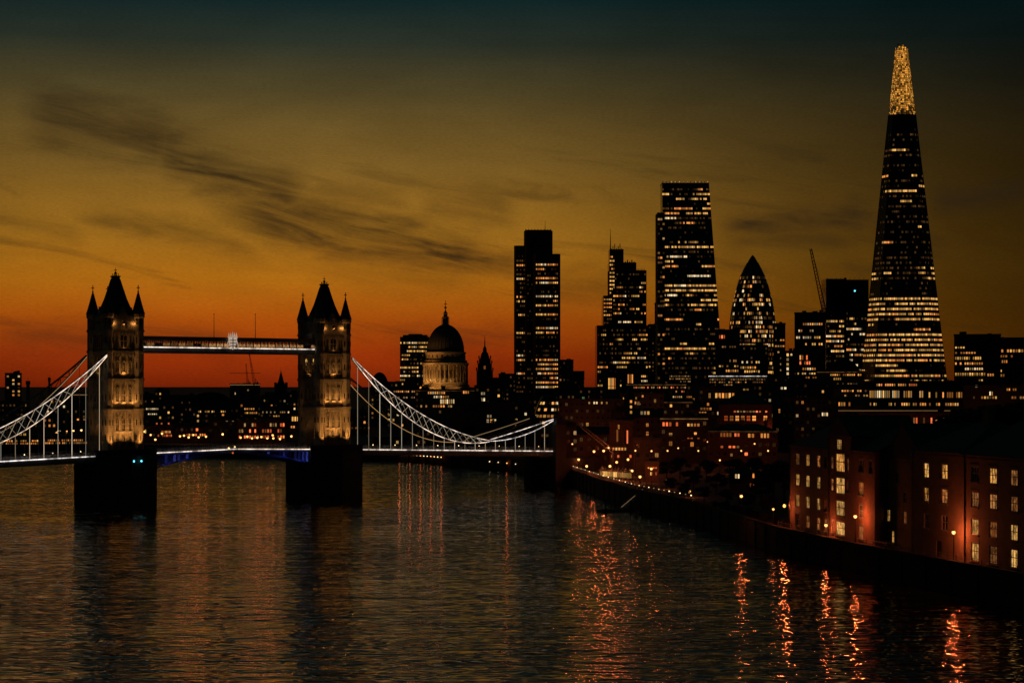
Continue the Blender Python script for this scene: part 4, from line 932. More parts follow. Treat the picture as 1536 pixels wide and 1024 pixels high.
crane('lattice crane with a steep jib standing on the slab towers', 1237, 470, 373, 1216, 1620, wz(482, 1620), 2.2)
Y = 1400.; s = Y/FPX; pc = 621.; t = thing('office_slab', 'lit office slab standing close behind the left of the cathedral dome', 'building', (wx(pc, Y), Y, GZ)); L = lambda px: (px-pc)*s; Z = lambda y: wz(y, Y)-GZ
mb = MB(); mb.box(L(600), L(643), 0, 20, 0, Z(505)); mb.box(L(604), L(640), 3, 17, Z(505), Z(502)); mb.box(L(612), L(632), 5, 15, Z(502), Z(500.5)); mb.build('wall', M['concrete'], t)
bands(t, lambda z: rect(L(600), L(643), -.05, 20), 26, Z(511), 3.0, (0,), 1.3, prof((508,514,.5),(514,530,.85),(530,545,.5),(545,580,.4)), 'yyw', Y, (1, 5), .7)
block('thin dark slab between the stepped tower and the wedge tower', 972, 987, 488, 1720, True, p=.04, mat='glass', name='slab_tower', depth=20)
block('taller dark sliver of a tower tight against the wedge tower', 982, 992, 456, 1740, rows=[(470+9*k,983,991,2,3,.35,'d') for k in range(10)], mat='glass', name='slab_tower', depth=16)
block('dark block with sparse windows in front of the bullet tower', 1073, 1110, 496, 1450, rows=[(505,1075,1088,4,6,.6,'r'),(520,1075,1108,9,3,.3,'d'),(541,1085,1108,8,4,.8,'yo'),(549,1078,1108,8,3,.6,'y'),(556,1085,1108,7,4,.7,'yo')], mat='concrete', depth=24)
block('dark block with yellow window rows at the foot of the bullet tower', 1108, 1152, 519, 1460, rows=[(543,1112,1140,8,4,.8,'yw'),(551,1110,1138,8,4,.75,'oy'),(557,1116,1140,7,4,.8,'y')], grid=True, p=.05, mat='concrete')
block('narrow dark shoulder block right of the bullet tower', 1160, 1178, 486, 1700, rows=[(492+9*k,1162,1177,4,3,.35,'do') for k in range(8)], mat='glass', depth=20)

# ------------------------------------------------------------------ domed cathedral
Y = 1320.; s = Y/FPX; pc = 667.; K = thing('domed_cathedral', 'great domed cathedral with a floodlit colonnade below its dark dome', 'cathedral', (wx(pc, Y), Y+16, GZ)); Z = lambda y: wz(y, Y)-GZ
mb = MB(); mb.box(-34, 34, -14, 18, -1, Z(590)); mb.box(-15, 15, -20, 24, -1, Z(586)); mb.box(-17.5, 17.5, -17.5, 17.5, Z(590), Z(580)); mb.build('nave', M['portland'], K)
mb = MB(); mb.lathe([(17.2, Z(582)), (17.2, Z(577)), (16.2, Z(576.5)), (16.2, Z(573)), (13.6, Z(572.5)), (13.6, Z(547)), (16.6, Z(546.8)), (16.8, Z(544)), (15.6, Z(543.5)), (15.6, Z(540)), (14.4, Z(539.8)), (14.2, Z(530)), (14.8, Z(529.5)), (14.8, Z(527.5)), (13.2, Z(527))], 48)
mb.build('drum', M['portland'], K)
for k in range(32):
    a = 2*PI*k/32
    if math.sin(a) > .75: continue
    mb = MB(); c = (15.6*math.cos(a), 15.6*math.sin(a)); mb.lathe([(.75, Z(573)), (.75, Z(571.5)), (.55, Z(571.2)), (.48, Z(549)), (.75, Z(548)), (.75, Z(546.9))], 8, c)
    mb.build('column', M['portland'], K)
for k in range(24):
    a = 2*PI*k/24+.13
    if math.sin(a) > .3: continue
    c = (14.25*math.cos(a), 14.25*math.sin(a)); inst('window', UW['u'], K, (c[0], c[1], Z(535)), (1.3, 1, 2.6), a+PI/2)
mb = MB(); mb.lathe([(13.2*math.cos(q), Z(527)+(Z(485.5)-Z(527))*math.sin(q)) for q in [PI/2*i/14*.985 for i in range(15)]], 48)
for k in range(32):
    a = 2*PI*k/32; mb.tube([(13.25*math.cos(q)*math.cos(a), 13.25*math.cos(q)*math.sin(a), Z(527)+(Z(485.5)-Z(527))*math.sin(q)) for q in [PI/2*i/8*.9 for i in range(9)]], .22, 4)
D = mb.build('dome', M['lead'], K)
mb = MB(); mb.lathe([(3.2, Z(488)), (3.2, Z(486)), (2.1, Z(485.5)), (2.1, Z(476)), (2.7, Z(475.5)), (2.5, Z(474)), (1.5, Z(473.5)), (1.4, Z(469)), (1.7, Z(468.5)), (.5, Z(465)), (.25, Z(462))], 16)
for k in range(8):
    a = PI/4*k; mb.tube([(2.5*math.cos(a), 2.5*math.sin(a), Z(486)), (2.5*math.cos(a), 2.5*math.sin(a), Z(476))], .25, 5)
mb.ball((0, 0, Z(460)), .95, 10); mb.build('lantern', M['portland'], K)
mb = MB(); mb.box(-.2, .2, -.2, .2, Z(460), Z(449)); mb.box(-1.1, 1.1, -.18, .18, Z(455), Z(454)); mb.build('cross', M['steel'], K)
for x, y, p in ((-22, -20, 15000), (-9, -28, 7500), (9, -27, 2500)):
    mb = MB(); mb.box(x-.6, x+.6, y-.4, y+.4, Z(586)-.6, Z(586)); mb.tube([(x, y, -1), (x, y, Z(586)-.4)], .25, 5); mb.build('floodlight', M['black'], K)
    lamp(K, (x, y+.8, Z(584)), p, (1, .40, .08), .5, 'SPOT', (x*.35, -10, Z(558)), 95)
lamp(K, (-24, -30, Z(582)), 26000, (1, .36, .07), .5, 'SPOT', (-6, -6, Z(505)), 40)
for k in range(16):
    a = PI+PI*(k+.5)/16; inst('window', UW['u'], K, (13.68*math.cos(a), 13.68*math.sin(a), Z(561)), (1.7, 1, 6.2), a+PI/2)
for k in (17, 19, 21, 23, 25):
    a = 2*PI*(k+.5)/32; lamp(K, (14.7*math.cos(a), 14.7*math.sin(a), Z(571)), 150 if k < 22 else 50, (1, .5, .16), .3)
# tiered church steeple right of the dome
Y = 1380.; s = Y/FPX; pc = 727.; t = thing('tiered_steeple', 'dark tiered church tower with a needle spire right of the domed cathedral', 'church', (wx(pc, Y), Y, GZ)); Z = lambda y: wz(y, Y)-GZ
mb = MB()
for hw_, ya, yb in ((6, 640, 556), (5.2, 556, 545), (4.3, 545, 538)): mb.box(-hw_, hw_, -hw_+6, hw_+6, Z(ya), Z(yb)); [mb.box(a*hw_-.4, a*hw_+.4, 6+b*hw_-.4, 6+b*hw_+.4, Z(yb), Z(yb)+2.4) for a in (-1,1) for b in (-1,1)]
mb.build('bell_tower', M['granite'], t)
mb = MB(); mb.box(5.8, 9.5, 1, 11, -1, Z(566)); mb.box(8, 13, 1, 11, -1, Z(573)); mb.build('nave', M['granite'], t)
mb = MB(); mb.lathe([(3.6, Z(538)), (2.6, Z(530)), (1.5, Z(527)), (1.3, Z(522)), (.5, Z(519)), (.12, Z(503))], 8, (0, 6)); mb.build('spire', M['lead'], t)
inst('window', UW['o'], t, (0, -.02, Z(551)), (1.6, 1, 3)); inst('window', UW['u'], t, (0, -.02, Z(566)), (1.8, 1, 4))
# leaning glass drum by the right end of the bridge
Y = 920.; s = Y/FPX; pc = 817.; t = thing('leaning_glass_hall', 'leaning round glass hall with glowing ramps behind the short right chain', 'hall', (wx(pc, Y), Y+12, GZ)); Z = lambda y: wz(y, Y)-GZ
def lean(z):
    f = z/Z(594); r = 6.5*math.sqrt(max(.02, 1-(abs(f-.35)/.75)**2.4)); return [(r*math.cos(2*PI*i/20)+2.6*f*f, r*math.sin(2*PI*i/20)+4*f) for i in range(20)]
H = Z(594); mb = MB(); mbody(mb, lean, [H*k/12 for k in range(13)]); mb.build('glass_body', M['glass'], t)
bands(t, lean, 3, H-2, 3.4, list(range(10, 20)), 1.4, prof((590,630,.75),(630,660,.25)), 'yowo', Y, (1, 3), .7)

# ------------------------------------------------------------------ brick warehouses on the near quay
def on_line(px, a, b):
    k = (px-CX)/FPX; d = b-a; u = (k*a.y-a.x)/(d.x-k*d.y); return a+d*u, u
def wall_with_openings(L, H, ops, rev=.45):
    us = sorted({0., L, *[o[0] for o in ops], *[o[1] for o in ops]}); zs = sorted({-1., H, *[o[2] for o in ops], *[o[3] for o in ops]}); mb = MB()
    for i in range(len(us)-1):
        for j in range(len(zs)-1):
            uc, zc = (us[i]+us[i+1])/2, (zs[j]+zs[j+1])/2
            if any(o[0] < uc < o[1] and o[2] < zc < o[3] for o in ops): continue
            mb.face([(us[i], 0, zs[j]), (us[i+1], 0, zs[j]), (us[i+1], 0, zs[j+1]), (us[i], 0, zs[j+1])])
    for a, b, c, d in ops:
        mb.face([(a,0,c),(b,0,c),(b,rev,c),(a,rev,c)]); mb.face([(a,0,d),(a,rev,d),(b,rev,d),(b,0,d)]); mb.face([(a,0,c),(a,rev,c),(a,rev,d),(a,0,d)]); mb.face([(b,0,c),(b,0,d),(b,rev,d),(b,rev,c)])
    return mb
def warehouse(label, a, b, H, wins, depth, roof_h, roof, mat='brick', pipes=(), doors=(), chim=(), name='brick_warehouse', band=True):
    """a: far end, b: near end of the river front; wins: (u0, u1, z0, z1, state) along the front from the far end"""
    d = (b-a); L = d.length; ang = math.atan2(d.y, d.x)
    t = thing(name, label, 'warehouse', (a.x, a.y, GZ), ang)
    mb = wall_with_openings(L, H, [w[:4] for w in wins]+[w[:4] for w in doors])
    mb.face([(0,0,-1),(0,0,H),(0,depth,H),(0,depth,-1)]); mb.face([(L,0,-1),(L,depth,-1),(L,depth,H),(L,0,H)]); mb.face([(0,depth,-1),(0,depth,H),(L,depth,H),(L,depth,-1)])
    if band:
        mb.box(-.12, L+.12, -.14, .0, H-.9, H-.6); mb.box(-.2, L+.2, -.26, .0, H-.35, H+.02); mb.box(-.02, L+.02, -.1, .0, -1, .7)
    mb.build('wall', M[mat], t)
    for u0, u1, z0, z1, st in wins:
        mb = MB(); f = .13; y0, y1 = .14, .26; w, h = u1-u0, z1-z0
        for q in ((u0,u0+f,z0,z1), (u1-f,u1,z0,z1), (u0+f,u1-f,z0,z0+f), (u0+f,u1-f,z1-f,z1)): mb.box(q[0], q[1], y0, y1, q[2], q[3])
        nb = max(2, round(w/.95))
        for k in range(1, nb): x = u0+w*k/nb; mb.box(x-.05, x+.05, y0+.02, y1-.02, z0+f, z1-f)
        mb.box(u0+f, u1-f, y0+.03, y1-.03, z0+h*.52, z0+h*.57)
        fr = mb.build('window', M['pale'], t)
        mb = MB(); mb.face([(u0+f,.22,z0+f),(u1-f,.22,z0+f),(u1-f,.22,z1-f),(u0+f,.22,z1-f)]); mb.build('glass_pane', M[{'l':'room','d':'roomdim','u':'pane'}[st]], fr)
        mb = MB(); mb.box(u0-.18, u1+.18, -.2, .13, z0-.24, z0-.01); mb.build('sill', M['trim'], fr)
        mb = MB(); mb.box(u0-.25, u1+.25, -.06, .0, z1+.01, z1+.42); mb.build('lintel', M['trim'], fr)
    for u0, u1, z0, z1 in doors:
        mb = MB(); mb.box(u0, u1, .2, .3, z0, z1); mb.box((u0+u1)/2-.05, (u0+u1)/2+.05, .15, .2, z0, z1); mb.build('door', M['black'], t)
    for u in pipes:
        mb = MB(); mb.tube([(u, -.22, -.6), (u, -.22, H-.3)], .13, 6); mb.box(u-.28, u+.28, -.42, -.02, H-.5, H-.05)
        for z in range(2, int(H), 3): mb.box(u-.2, u+.2, -.3, 0, z, z+.12)
        mb.build('downpipe', M['black'], t)
    e = .35; mb = MB()
    if roof == 'gable': mb.raw([(-e,-e,H),(L+e,-e,H),(L+e,depth+e,H),(-e,depth+e,H),(-e,depth/2,H+roof_h),(L+e,depth/2,H+roof_h)], [(0,1,5,4),(2,3,4,5),(1,2,5),(3,0,4),(3,2,1,0)])
    elif roof == 'hip': i = depth*.45; mb.raw([(-e,-e,H),(L+e,-e,H),(L+e,depth+e,H),(-e,depth+e,H),(min(i, L*.4),depth/2,H+roof_h),(L-min(i, L*.4),depth/2,H+roof_h)], [(0,1,5,4),(2,3,4,5),(1,2,5),(3,0,4),(3,2,1,0)])
    elif roof == 'front': mb.raw([(-e,-e,H),(L+e,-e,H),(L+e,depth+e,H),(-e,depth+e,H),(L/2,-e,H+roof_h),(L/2,depth+e,H+roof_h)], [(0,1,4),(2,3,5),(1,2,5,4),(3,0,4,5),(3,2,1,0)])
    else: mb.box(-e, L+e, -e, depth+e, H, H+.4); mb.box(-e, L+e, -e, 0, H+.4, H+1.0)
    rf = mb.build('roof', M['slate'], t)
    for u in chim:
        mb = MB(); zt = H+roof_h+1.6; mb.box(u-1, u+1, depth*.42, depth*.42+1.3, H+roof_h*.4, zt); mb.box(u-1.12, u+1.12, depth*.42-.12, depth*.42+1.42, zt, zt+.25)
        for k in range(4): mb.lathe([(.2, zt+.25), (.17, zt+1.0)], 8, (u-.75+.5*k, depth*.42+.65))
        mb.build('chimney', M[mat], rf)
    return t
def V2(px, y): Y = (CAMH-GZ)*FPX/(y-HY); return Vector((wx(px, Y), Y))
A0, A1 = V2(1185, 796), V2(1312, 823.5); B0, B1 = V2(1366, 833), V2(1443, 845.5); C1 = V2(1560, 867)
def cols(a, b, specs, y_of):
    """window columns by bearing: specs (px left, px right, states from the top floor down); y_of(row) -> (z0, z1)"""
    L = (b-a).length; out = []
    for p0, p1, st in specs:
        u0 = on_line(p0, a, b)[1]*L; u1 = on_line(p1, a, b)[1]*L
        for r, c in enumerate(st):
            if c != '-': z0, z1 = y_of(r); out.append((u0, u1, z0, z1, c))
    return out
HA = 19.2
fa = lambda r: ((15.0, 17.6), (10.4, 13.0), (5.8, 8.4), (1.5, 4.2))[r]
cut1 = on_line(1243, A0, A1)[0]; cut2 = on_line(1277, A0, A1)[0]
warehouse('brick warehouse end at the quay corner with narrow bright windows and a wall lamp', A0, cut1, HA, cols(A0, cut1, [(1193,1199,'dllu'), (1208.5,1214,'llld'), (1225,1230,'dlld')], fa)+cols(A0, cut1, [(1236.5,1240.5,'u-ul')], fa), 22, 5.0, 'gable', pipes=(.4,), chim=(9,))
warehouse('taller gabled hoist bay with stacked three-light windows', cut1, cut2, HA+3.0, cols(cut1, cut2, [(1253.5,1266.5,'llll')], lambda r: ((14.6, 18.4), (10.0, 13.4), (5.4, 8.6), (1.3, 4.2))[r])+cols(cut1, cut2, [(1246,1250,'dd-u'), (1270,1273.5,'du--')], fa)+cols(cut1, cut2, [(1254.5,1262,'l')], lambda r: (19.2, 21.4)), 15, 4.2, 'front', mat='redbrick', pipes=(.5,))
warehouse('narrow brick warehouse with a lamp post burning before its wide ground window', cut2, A1, HA+.1, cols(cut2, A1, [(1288,1295,'uddd')], fa)+cols(cut2, A1, [(1303,1308,'u---')], fa), 20, 4.6, 'gable', mat='redbrick', chim=(6,))
G0 = A1+Vector((2.2, 0.2)); G1 = B0+Vector((2.6, .3))
warehouse('set-back dark brick stair block between the two warehouses', G0, G1, 18.2, cols(G0, G1, [(1329,1335,'--lu'), (1337,1341,'---l'), (1354.5,1359.5,'-ud-'), (1344,1348,'u---')], lambda r: ((13.4, 15.6), (9.6, 11.8), (5.6, 8.0), (1.5, 3.9))[r]), 16, 7.0, 'front', pipes=(1.,))
HB = 20.2
fb = lambda r: ((15.2, 18.0), (10.7, 13.4), (5.7, 8.5), (1.0, 4.2))[r]
warehouse('blank-ended brick warehouse with paired arched windows left of the tall downpipe', B0, B1, HB, cols(B0, B1, [(1385.5,1393,'llu-'), (1412,1421,'ldu-')], fb), 24, 6.0, 'hip', pipes=(1.,), doors=[(9.0, 10.8, 0, 3.6)], chim=(10,))
warehouse('nearest brick warehouse with three columns of white framed windows', B1+(C1-B1).normalized()*.02, C1, HB-.15, cols(B1, C1, [(1456.5,1467.5,'udll'), (1483.5,1495,'lddd'), (1515,1526,'ddll'), (1547,1557,'duld')], fb), 24, 6.0, 'gable', pipes=(1.3,), chim=(8, 20))
b2, b3 = C1+Vector((3, -7)), C1+Vector((9, -36))
warehouse('plain dark brick warehouse at the near end of the row', C1+Vector((.3, -1.0)), b3, HB-1, [(4+5*k, 6.4+5*k, fb(r)[0], fb(r)[1], 'u') for k in range(5) for r in range(4)], 22, 5.5, 'gable')
block('dark flat-roofed block behind the warehouses with one orange attic window', 1440, 1560, 655, 400, rows=[(666,1520,1524,1,6,1,'r')], mat='brick', name='brick_building', depth=14, storey=6, grid=False)
block('dark gabled block rising behind the set-back stair block', 1330, 1440, 640, 430, mat='brick', name='brick_building', roof='hip', depth=16, storey=6)
block('dark low range behind the hoist bay', 1236, 1326, 648, 470, mat='brick', name='brick_building', roof='gable', depth=16, storey=6)

# ------------------------------------------------------------------ street lamps
OR = (1, .165, .045)
def street_lamp(loc, h, label, power, group=None, r=.34, wall=0., posts=True):
    t = thing('street_lamp', label, 'street lamp', loc, 0, group)
    mb = MB()
    if wall: mb.tube([(0,0,h+.2), (-wall*.6,0,h+.5), (-wall,0,h+.25)], .06, 5); mb.box(-.05, .12, -.15, .15, h-.2, h+.5)
    else:
        mb.lathe([(.26,-.1), (.22,.5), (.11,.7), (.075,h-.25), (.13,h-.2)], 8); mb.lathe([(r*.75, h+r*1.55), (r*.9, h+r*1.5), (.06, h+r*2.3)], 8)
        for a in range(4): c, s = r*.95*math.cos(a*PI/2+.78), r*.95*math.sin(a*PI/2+.78); mb.tube([(c*.4,s*.4,h-.2), (c,s,h+r*1.5)], .035, 4)
    mb.build('post' if not wall else 'bracket', M['black'], t)
    x = -wall; mb = MB(); mb.ball((x,0,h+r*.75), r, 10, 0, 1.15); mb.build('lamp_globe', M['lamp'], t)
    if power: lamp(t, (x, 0, h+r*.75), power, OR, r*1.25)
    return t
nrm = Vector((-.978, -.208))
def before(px, y, a, b, off):
    a2, b2 = a+nrm*off, b+nrm*off; p = on_line(px, a2, b2)[0]; return (p.x, p.y, GZ), wz(y, p.y)-GZ
for px, y, a, b, off, lab, pw in ((1283, 776, cut2, A1, 2.2, 'tall street lamp lighting the narrow warehouse wall', 3900), (1430.5, 800, B0, B1, 2.2, 'street lamp nearest the camera beside the tall downpipe', 4200),
                                  (1239, 789, A0, cut1, 1.6, 'short street lamp at the foot of the hoist bay', 1900)):
    loc, h = before(px, y, a, b, off); street_lamp(loc, h, lab, pw)
p = A0+nrm*.2+Vector((0, .5)); street_lamp((p.x, p.y, GZ), wz(760, p.y)-GZ, 'bracket lamp glowing on the warehouse corner at the bend', 3400, wall=1.0)
street_lamp((*V2(1112, 783), GZ), 6.0, 'lamp post among the quay trees by the small brick house', 1500)
street_lamp((*V2(1160, 792), GZ), 4.2, 'low lamp in the shrubs left of the warehouse corner', 350, r=.26)
QL = 'lamps along the quay right of the bridge'
for px, y, Yq, pw, lab in ((836,675,742,1200,'lamp at the foot of the bridge abutment'), (891,678,690,2600,'brighter of two lamps under the slanting boom'), (905.5,677,686,1800,'lamp just right of the brightest quay lamp'), (868,690,705,900,'low lamp before the dark gabled warehouse'),
                           (846,694,722,1400,'lamp before the red lit brick block'), (925,694,668,1200,'lamp behind the row of lit tents'), (942,690,664,900,'lamp at the end of the row of lit tents'), (977,704,626,1300,'lamp beside the glass cabin'), (948,707,640,600,'small lamp by the tent row near the rail'), (856,697,712,900,'lamp on the promenade left of the tents'), (880,700,686,900,'lamp on the promenade just left of the first tent'), (915,700,655,700,'lamp over the middle of the tent row'), (960,716,622,800,'lamp on the promenade right of the last tent'), (1000,722,588,900,'lamp on the promenade above the gangway'), (1034,738,545,800,'lamp on the promenade under the quay trees')):
    street_lamp((wx(px, Yq), Yq, GZ), wz(y, Yq)-GZ, lab, pw, QL, .42)
for px, y in ((216,648),(226,653),(233,660),(243,651),(270,655),(276,654),(283,656.5),(290,653),(298,656.5),(309,655.5),(334,652),(361,657),(371,655.5),(378,658),(386,657),(392,656),(401,658),(409,653.5),(410,658),(420,659),(437,655),(100,648),(110,647),(122,646),(85,650)):
    Yq = 1036+random.uniform(-4, 8); street_lamp((wx(px, Yq), Yq, GZ), max(2.2, wz(y, Yq)-GZ), 'small far street lamp glowing on the far quay', 240 if random.random() < .5 else 0, 'lamps on the far quay', .55)
for k in range(17):                                       # bulkhead lamps on the far wall under the right span
    px = 600+k*5.2 if k < 13 else 735+(k-13)*13
    f = (px-CX)/FPX; best = None
    for i in range(10, len(RB)-1):
        a, b = Vector(RB[i]), Vector(RB[i+1]); dd = b-a; den = dd.x-f*dd.y
        if abs(den) > 1e-6:
            u = (f*a.y-a.x)/den
            if 0 <= u <= 1: best = a+dd*u
    if best is None: continue
    t = thing('wall_lamp', 'small lamp fixed low on the far quay wall', 'wall lamp', (best.x-.2, best.y-.45, 3.6), 0, 'lamps on the far quay wall')
    mb = MB(); mb.box(-.12, .12, .0, .5, -.1, .2); mb.build('bracket', M['black'], t); mb = MB(); mb.ball((0, -.15, 0), .24, 8); mb.build('lamp_globe', M['lamp' if k % 3 == 0 else 'bulb'], t)
    if k % 3 == 0: lamp(t, (0, -.7, .2), 26, OR, .3)

for px, y, Yq, pw in ((858,664,752,500), (882,655,800,500), (912,662,706,500), (930,640,790,600), (952,655,676,600), (976,668,672,500), (968,632,815,500), (1000,676,700,600), (1016,672,770,500), (1046,676,735,600), (1060,655,780,500), (1078,690,690,600), (1110,676,740,600), (1130,660,755,500), (1150,676,720,600),
                     (1000,618,1000,700), (1050,630,935,600), (1085,640,880,700), (1120,640,870,700), (1150,628,900,600), (985,606,1040,700), (940,612,990,700), (1180,620,980,600), (1220,612,1190,900), (1270,608,1200,900), (1330,640,1170,900), (1390,640,1170,900), (1440,604,1230,900), (1490,604,1230,900), (880,622,1000,700), (850,612,1000,700)):
    pw *= 2.4; street_lamp((wx(px, Yq), Yq-4, GZ), min(9., max(4.5, wz(y, Yq)-GZ)), 'street lamp glowing between the old blocks', pw, 'street lamps between the old blocks', .3)  # lamps added to throw an orange glow on the facades

# ------------------------------------------------------------------ quay: railing, tents, gangway, boom
def offset(pts, o):
    out = []
    for i, p in enumerate(pts):
        d = (Vector(pts[min(i+1, len(pts)-1)])-Vector(pts[max(i-1, 0)])).normalized(); out.append(Vector(p)+Vector((d.y, -d.x))*o)
    return out
def along(pts, step):
    out = []
    for a, b in zip(pts, pts[1:]):
        L = (b-a).length; n = max(1, round(L/step)); out += [a+(b-a)*k/n for k in range(n)]
    return out+[pts[-1]]
rp = along(offset([Vector(p) for p in RB[7:11]], .55), 2.6)
t = thing('quay_railing', 'iron railing with small lights on the river wall of the promenade', 'railing', (rp[0].x, rp[0].y, GZ+.98))
o = Vector((rp[0].x, rp[0].y))
mb = MB()
for h in (.15, .6, 1.1): mb.tube([(*(p-o), h) for p in rp], .045, 4)
mb.build('rail', M['pale'], t)
for i, p in enumerate(rp[:96]):
    mb = MB(); mb.box(p.x-o.x-.09, p.x-o.x+.09, p.y-o.y-.09, p.y-o.y+.09, 0, 1.2); mb.build('post', M['pale'], t)
    if i % 2 == 0: mb = MB(); mb.box(p.x-o.x-.14, p.x-o.x+.14, p.y-o.y-.14, p.y-o.y+.14, 1.2, 1.42); mb.build('rail_light', M['stripdim' if i % 4 else 'bulb'], t)
nr = along(offset([Vector(p) for p in RB[3:7]], .5), 3.0); o = nr[0]
t = thing('quay_railing', 'low dark railing along the wall before the brick warehouses', 'railing', (o.x, o.y, GZ+.98)); mb = MB()
for h in (.5, 1.0): mb.tube([(*(p-o), h) for p in nr], .04, 4)
mb.build('rail', M['steel'], t)
for p in nr[:99]: mb = MB(); mb.box(p.x-o.x-.05, p.x-o.x+.05, p.y-o.y-.05, p.y-o.y+.05, 0, 1.05); mb.build('post', M['steel'], t)
for k in range(9):
    a, b = P(903, 711, 655), P(944, 715, 640); c = a.lerp(b, k/8)
    t = thing('tent', 'white lit market tent in the row on the promenade', 'tent', (c.x, c.y, GZ), -.9, 'lit tents on the promenade'); w = .75
    mb = MB(); mb.lathe([(w*1.25, 2.9), (w*.5, 3.6), (.05, 4.3)], 4, (0, 0), 0, PI/4, 1.35); mb.build('canopy', M['pale'], t)
    mb = MB(); [mb.tube([(sx*w, sy*w, 0), (sx*w, sy*w, 2.9)], .05, 4) for sx in (-1,1) for sy in (-1,1)]; mb.build('frame', M['steel'], t)
    mb = MB(); mb.box(-w*.7, w*.7, -w*.7, w*.7, .9, 2.6); mb.build('lit_interior', M['yel'], t)
    if k % 2 == 0: lamp(t, (-1.8, -1.2, 2.2), 420, OR, .3)
t = thing('gangway', 'narrow lit gangway sloping from the quay rail down to a pontoon', 'gangway', (41, 574, GZ+.6)); e = Vector((wx(936, 560)-41, 560-574, -4.6)); mb = MB()
sd = Vector((-e.y, e.x, 0)).normalized()*.9
mb.loft([[tuple(q+sd), tuple(q-sd), tuple(q-sd+Vector((0,0,-.3))), tuple(q+sd+Vector((0,0,-.3)))] for q in (Vector((0,0,0)), e)]); mb.build('walkway', M['steel'], t)
mb = MB()
for sgn in (-1, 1):
    mb.tube([sd*sgn+Vector((0,0,1.1)), e+sd*sgn+Vector((0,0,1.1))], .05, 4)
    for k in range(9): q = e*(k/8)+sd*sgn; mb.tube([q, q+Vector((0,0,1.1))], .04, 4)
mb.build('handrail', M['steel'], t); mb = MB(); mb.tube([sd*-1.05+Vector((0,0,.1)), e-sd*1.05+Vector((0,0,.1))], .07, 4); mb.build('light_strip', M['stripdim'], t)
t = thing('pontoon', 'small dark floating pontoon at the foot of the gangway', 'pontoon', (41+e.x-1, 574+e.y-1, 0), .35); mb = MB(); mb.box(-7, 3, -2.5, 2.5, -.5, .75); mb.build('deck', M['concrete'], t); mb = MB(); [mb.tube([(x, y, -2), (x, y, 3.4)], .28, 8) for x in (-6, 2) for y in (-2.8,)]; mb.build('pile', M['black'], t)
t = thing('derrick_boom', 'long straight boom slanting down to the right above the quay lamps', 'derrick', (wx(924, 705), 705, GZ)); top = P(866, 634, 705)-t.location; ft = P(920, 677, 705)-t.location; mb = MB()
for q in (-.45, .45): mb.tube([ft+Vector((q,0,q)), top+Vector((q*.6,0,q*.6))], .16, 5)
for k in range(14): mb.tube([ft.lerp(top, k/14)+Vector((.4,0,.4)), ft.lerp(top, (k+.5)/14)-Vector((.35,0,.35))], .07, 4)
mb.build('boom', M['pale'], t); mb = MB(); mb.tube([(ft.x, ft.y, 0), tuple(ft)], .5, 8); mb.tube([(ft.x+4, 0, 0), (ft.x+4, 0, ft.z+9)], .22, 6); mb.tube([(ft.x+4, 0, ft.z+9), tuple(top)], .05, 4); mb.build('mast', M['steel'], t)

# ------------------------------------------------------------------ trees: trunk with limbs, crown of leaf clumps
def crown_mesh(seed, n, rx, rz, lean=0.):
    rnd = random.Random(seed); mb = MB(); cl = []
    for k in range(15):
        a = rnd.uniform(0, 2*PI); q = rnd.uniform(-.75, 1); r = math.sqrt(max(.05, 1-q*q))*rnd.uniform(.45, .9)
        cl.append((rx*r*math.cos(a), rx*r*math.sin(a), rz*q*.8, rnd.uniform(.26, .46)*rx))
    for k in range(n):
        c = cl[k % len(cl)]; v = Vector((rnd.gauss(0,1), rnd.gauss(0,1), rnd.gauss(0,1))).normalized()*c[3]*rnd.uniform(.45, 1.08)
        p = Vector((c[0]+v.x, c[1]+v.y, c[2]+v.z*.8)); nn = (v.normalized()+Vector((rnd.uniform(-.7,.7), rnd.uniform(-.7,.7), rnd.uniform(-.3,.9)))).normalized()
        u = nn.orthogonal().normalized(); w = nn.cross(u); s = rnd.uniform(.30, .62); al = rnd.uniform(0, PI); u, w = u*math.cos(al)+w*math.sin(al), w*math.cos(al)-u*math.sin(al)
        mb.face([p-u*s, p-w*s*.5+nn*s*.15, p+u*s, p+w*s*.5+nn*s*.15])
    o = mb.build('crown', M['leaf'], link=False); return o.data
def trunk_mesh(seed, h):
    rnd = random.Random(seed); mb = MB(); mb.tube([(0,0,-.3), (.1,0,h*.35), (-.1,.1,h*.7)], .42, 8, 0, .24)
    for k in range(6):
        a = k*1.05+rnd.uniform(-.3,.3); z = h*rnd.uniform(.38, .68); r = h*.28
        mb.tube([(0,0,z), (r*.5*math.cos(a), r*.5*math.sin(a), z+h*.14), (r*math.cos(a), r*math.sin(a), z+h*.32)], .15, 5, 0, .04)
    return mb.build('trunk', M['bark'], link=False).data
CM = [crown_mesh(k, 1500, 4.6, 4.4) for k in range(4)]; TM = [trunk_mesh(k, 12) for k in range(4)]
def tree(px, ytop, Yq, label, group='trees on the right bank', wide=1., cat='tree', name='tree', x=None):
    zt = wz(ytop, Yq)-GZ; sc = zt/14.6; k = random.randrange(4)
    t = thing(name, label, cat, (wx(px, Yq), Yq, GZ), random.uniform(0, 6), group)
    inst('trunk', TM[k], t, (0,0,0), (sc, sc, sc)); inst('crown', CM[k], t, (0,0,sc*9.4), (sc*wide, sc*wide, sc*1.1))
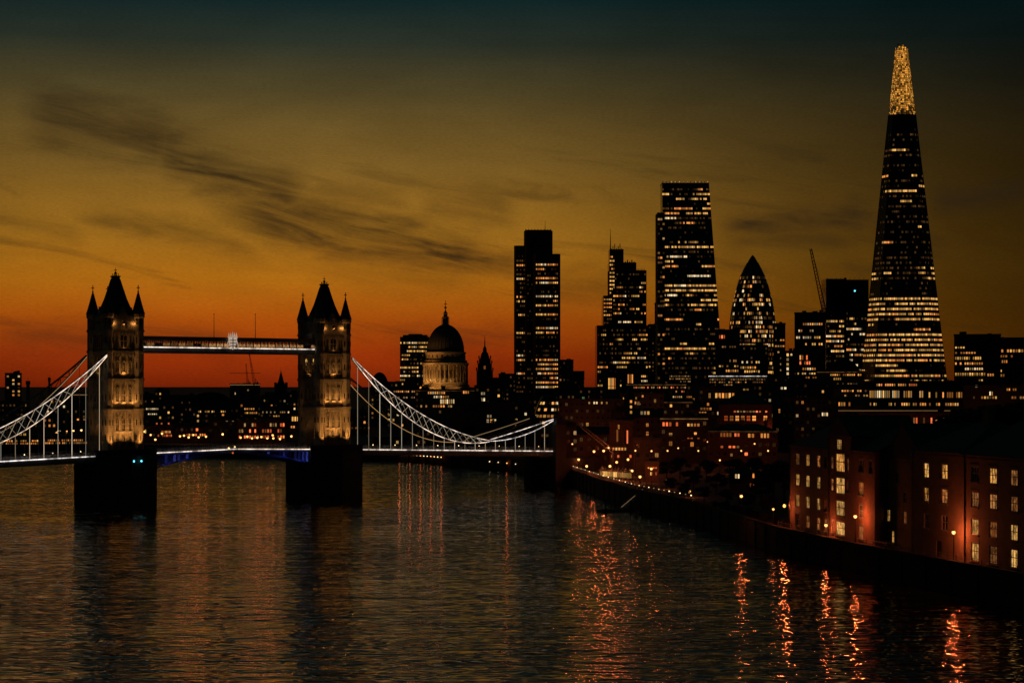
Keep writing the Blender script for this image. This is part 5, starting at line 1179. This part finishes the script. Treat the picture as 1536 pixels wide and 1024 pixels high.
for a in ((1008,716,560,'leafy tree at the quay bend where the gangway lands'), (1026,724,538,'low tree beside the tree at the gangway'), (1040,702,575,'taller tree behind the low quay trees'), (1056,728,520,'bushy tree in the middle of the quay row'),
          (1074,708,556,'round tree left of the small brick house'), (1090,733,505,'low broad tree before the small brick house'), (1120,738,478,'spreading tree at the water between house and warehouse'), (1142,716,516,'tree right of the small brick house'),
          (1160,698,540,'tall dark tree standing behind the warehouse corner'), (1150,742,458,'low tree nearest the warehouse corner'), (1176,690,500,'tall tree close against the warehouse end wall'), (1000,692,640,'tree behind the glass cabin'), (1020,686,655,'tree further back right of the glass cabin'), (1060,690,630,'tree below the reddish brick range'), (1100,686,640,'tree behind the small brick house'), (1136,684,600,'darker tree behind the house and the warehouse corner')):
    tree(*a, wide=1.6)
for i, (px, yt, Yq, lab) in enumerate(((1252,634,520,'tall plane tree behind the hoist bay'), (1284,628,540,'broad plane tree behind the hoist bay and red bays'), (1320,642,490,'tree just behind the set-back stair block'), (1352,636,500,'tree before the red station front'), (1388,640,480,'tree at the right end of the red station front'),
                           (1424,622,560,'tall tree under the end of the glass podium'), (1456,612,560,'tallest dark tree below the broad office block'), (1488,606,570,'great dark tree right of the tallest one'), (1516,603,560,'dark tree below the wing with the amber row'), (1545,600,570,'dark tree at the edge of the wood by the wing'), (1440,636,470,'lower tree behind the nearest warehouse roof'), (1500,630,470,'bushy tree behind the nearest warehouse chimneys'))):
    tree(px, yt, Yq, lab, 'plane trees behind the warehouses', 1.35)
for px, yt, Yq, lab in ((700,634,985,'tree left of the big dark block behind the chain'), (722,640,960,'low tree before the big dark block'), (746,630,970,'round tree before the big dark block'), (770,628,960,'tree at the right corner of the big dark block'), (788,634,935,'tree beside the leaning glass hall'), (660,650,985,'low tree by the riverside range'), (620,652,990,'tree at the end of the low terrace')):
    tree(px, yt, Yq, lab, 'trees behind the right side span', 1.4)
for k in range(26):                                       # shrubs along the foot of the near trees
    u = k/25; a, b = Vector((53.0, 505)), Vector((63.0, 425)); c = a.lerp(b, u)+Vector((random.uniform(-.5, 3), 0)); sc = random.uniform(.14, .26)
    t = thing('shrub', 'low dark shrub in the bed on top of the river wall', 'shrub', (c.x, c.y, GZ), random.uniform(0, 6), 'shrubs on the river wall'); inst('crown', CM[k % 4], t, (0, 0, sc*3.6), (sc, sc, sc)); inst('stem', TM[k % 4], t, (0,0,0), (sc*.5, sc*.5, sc*.35))
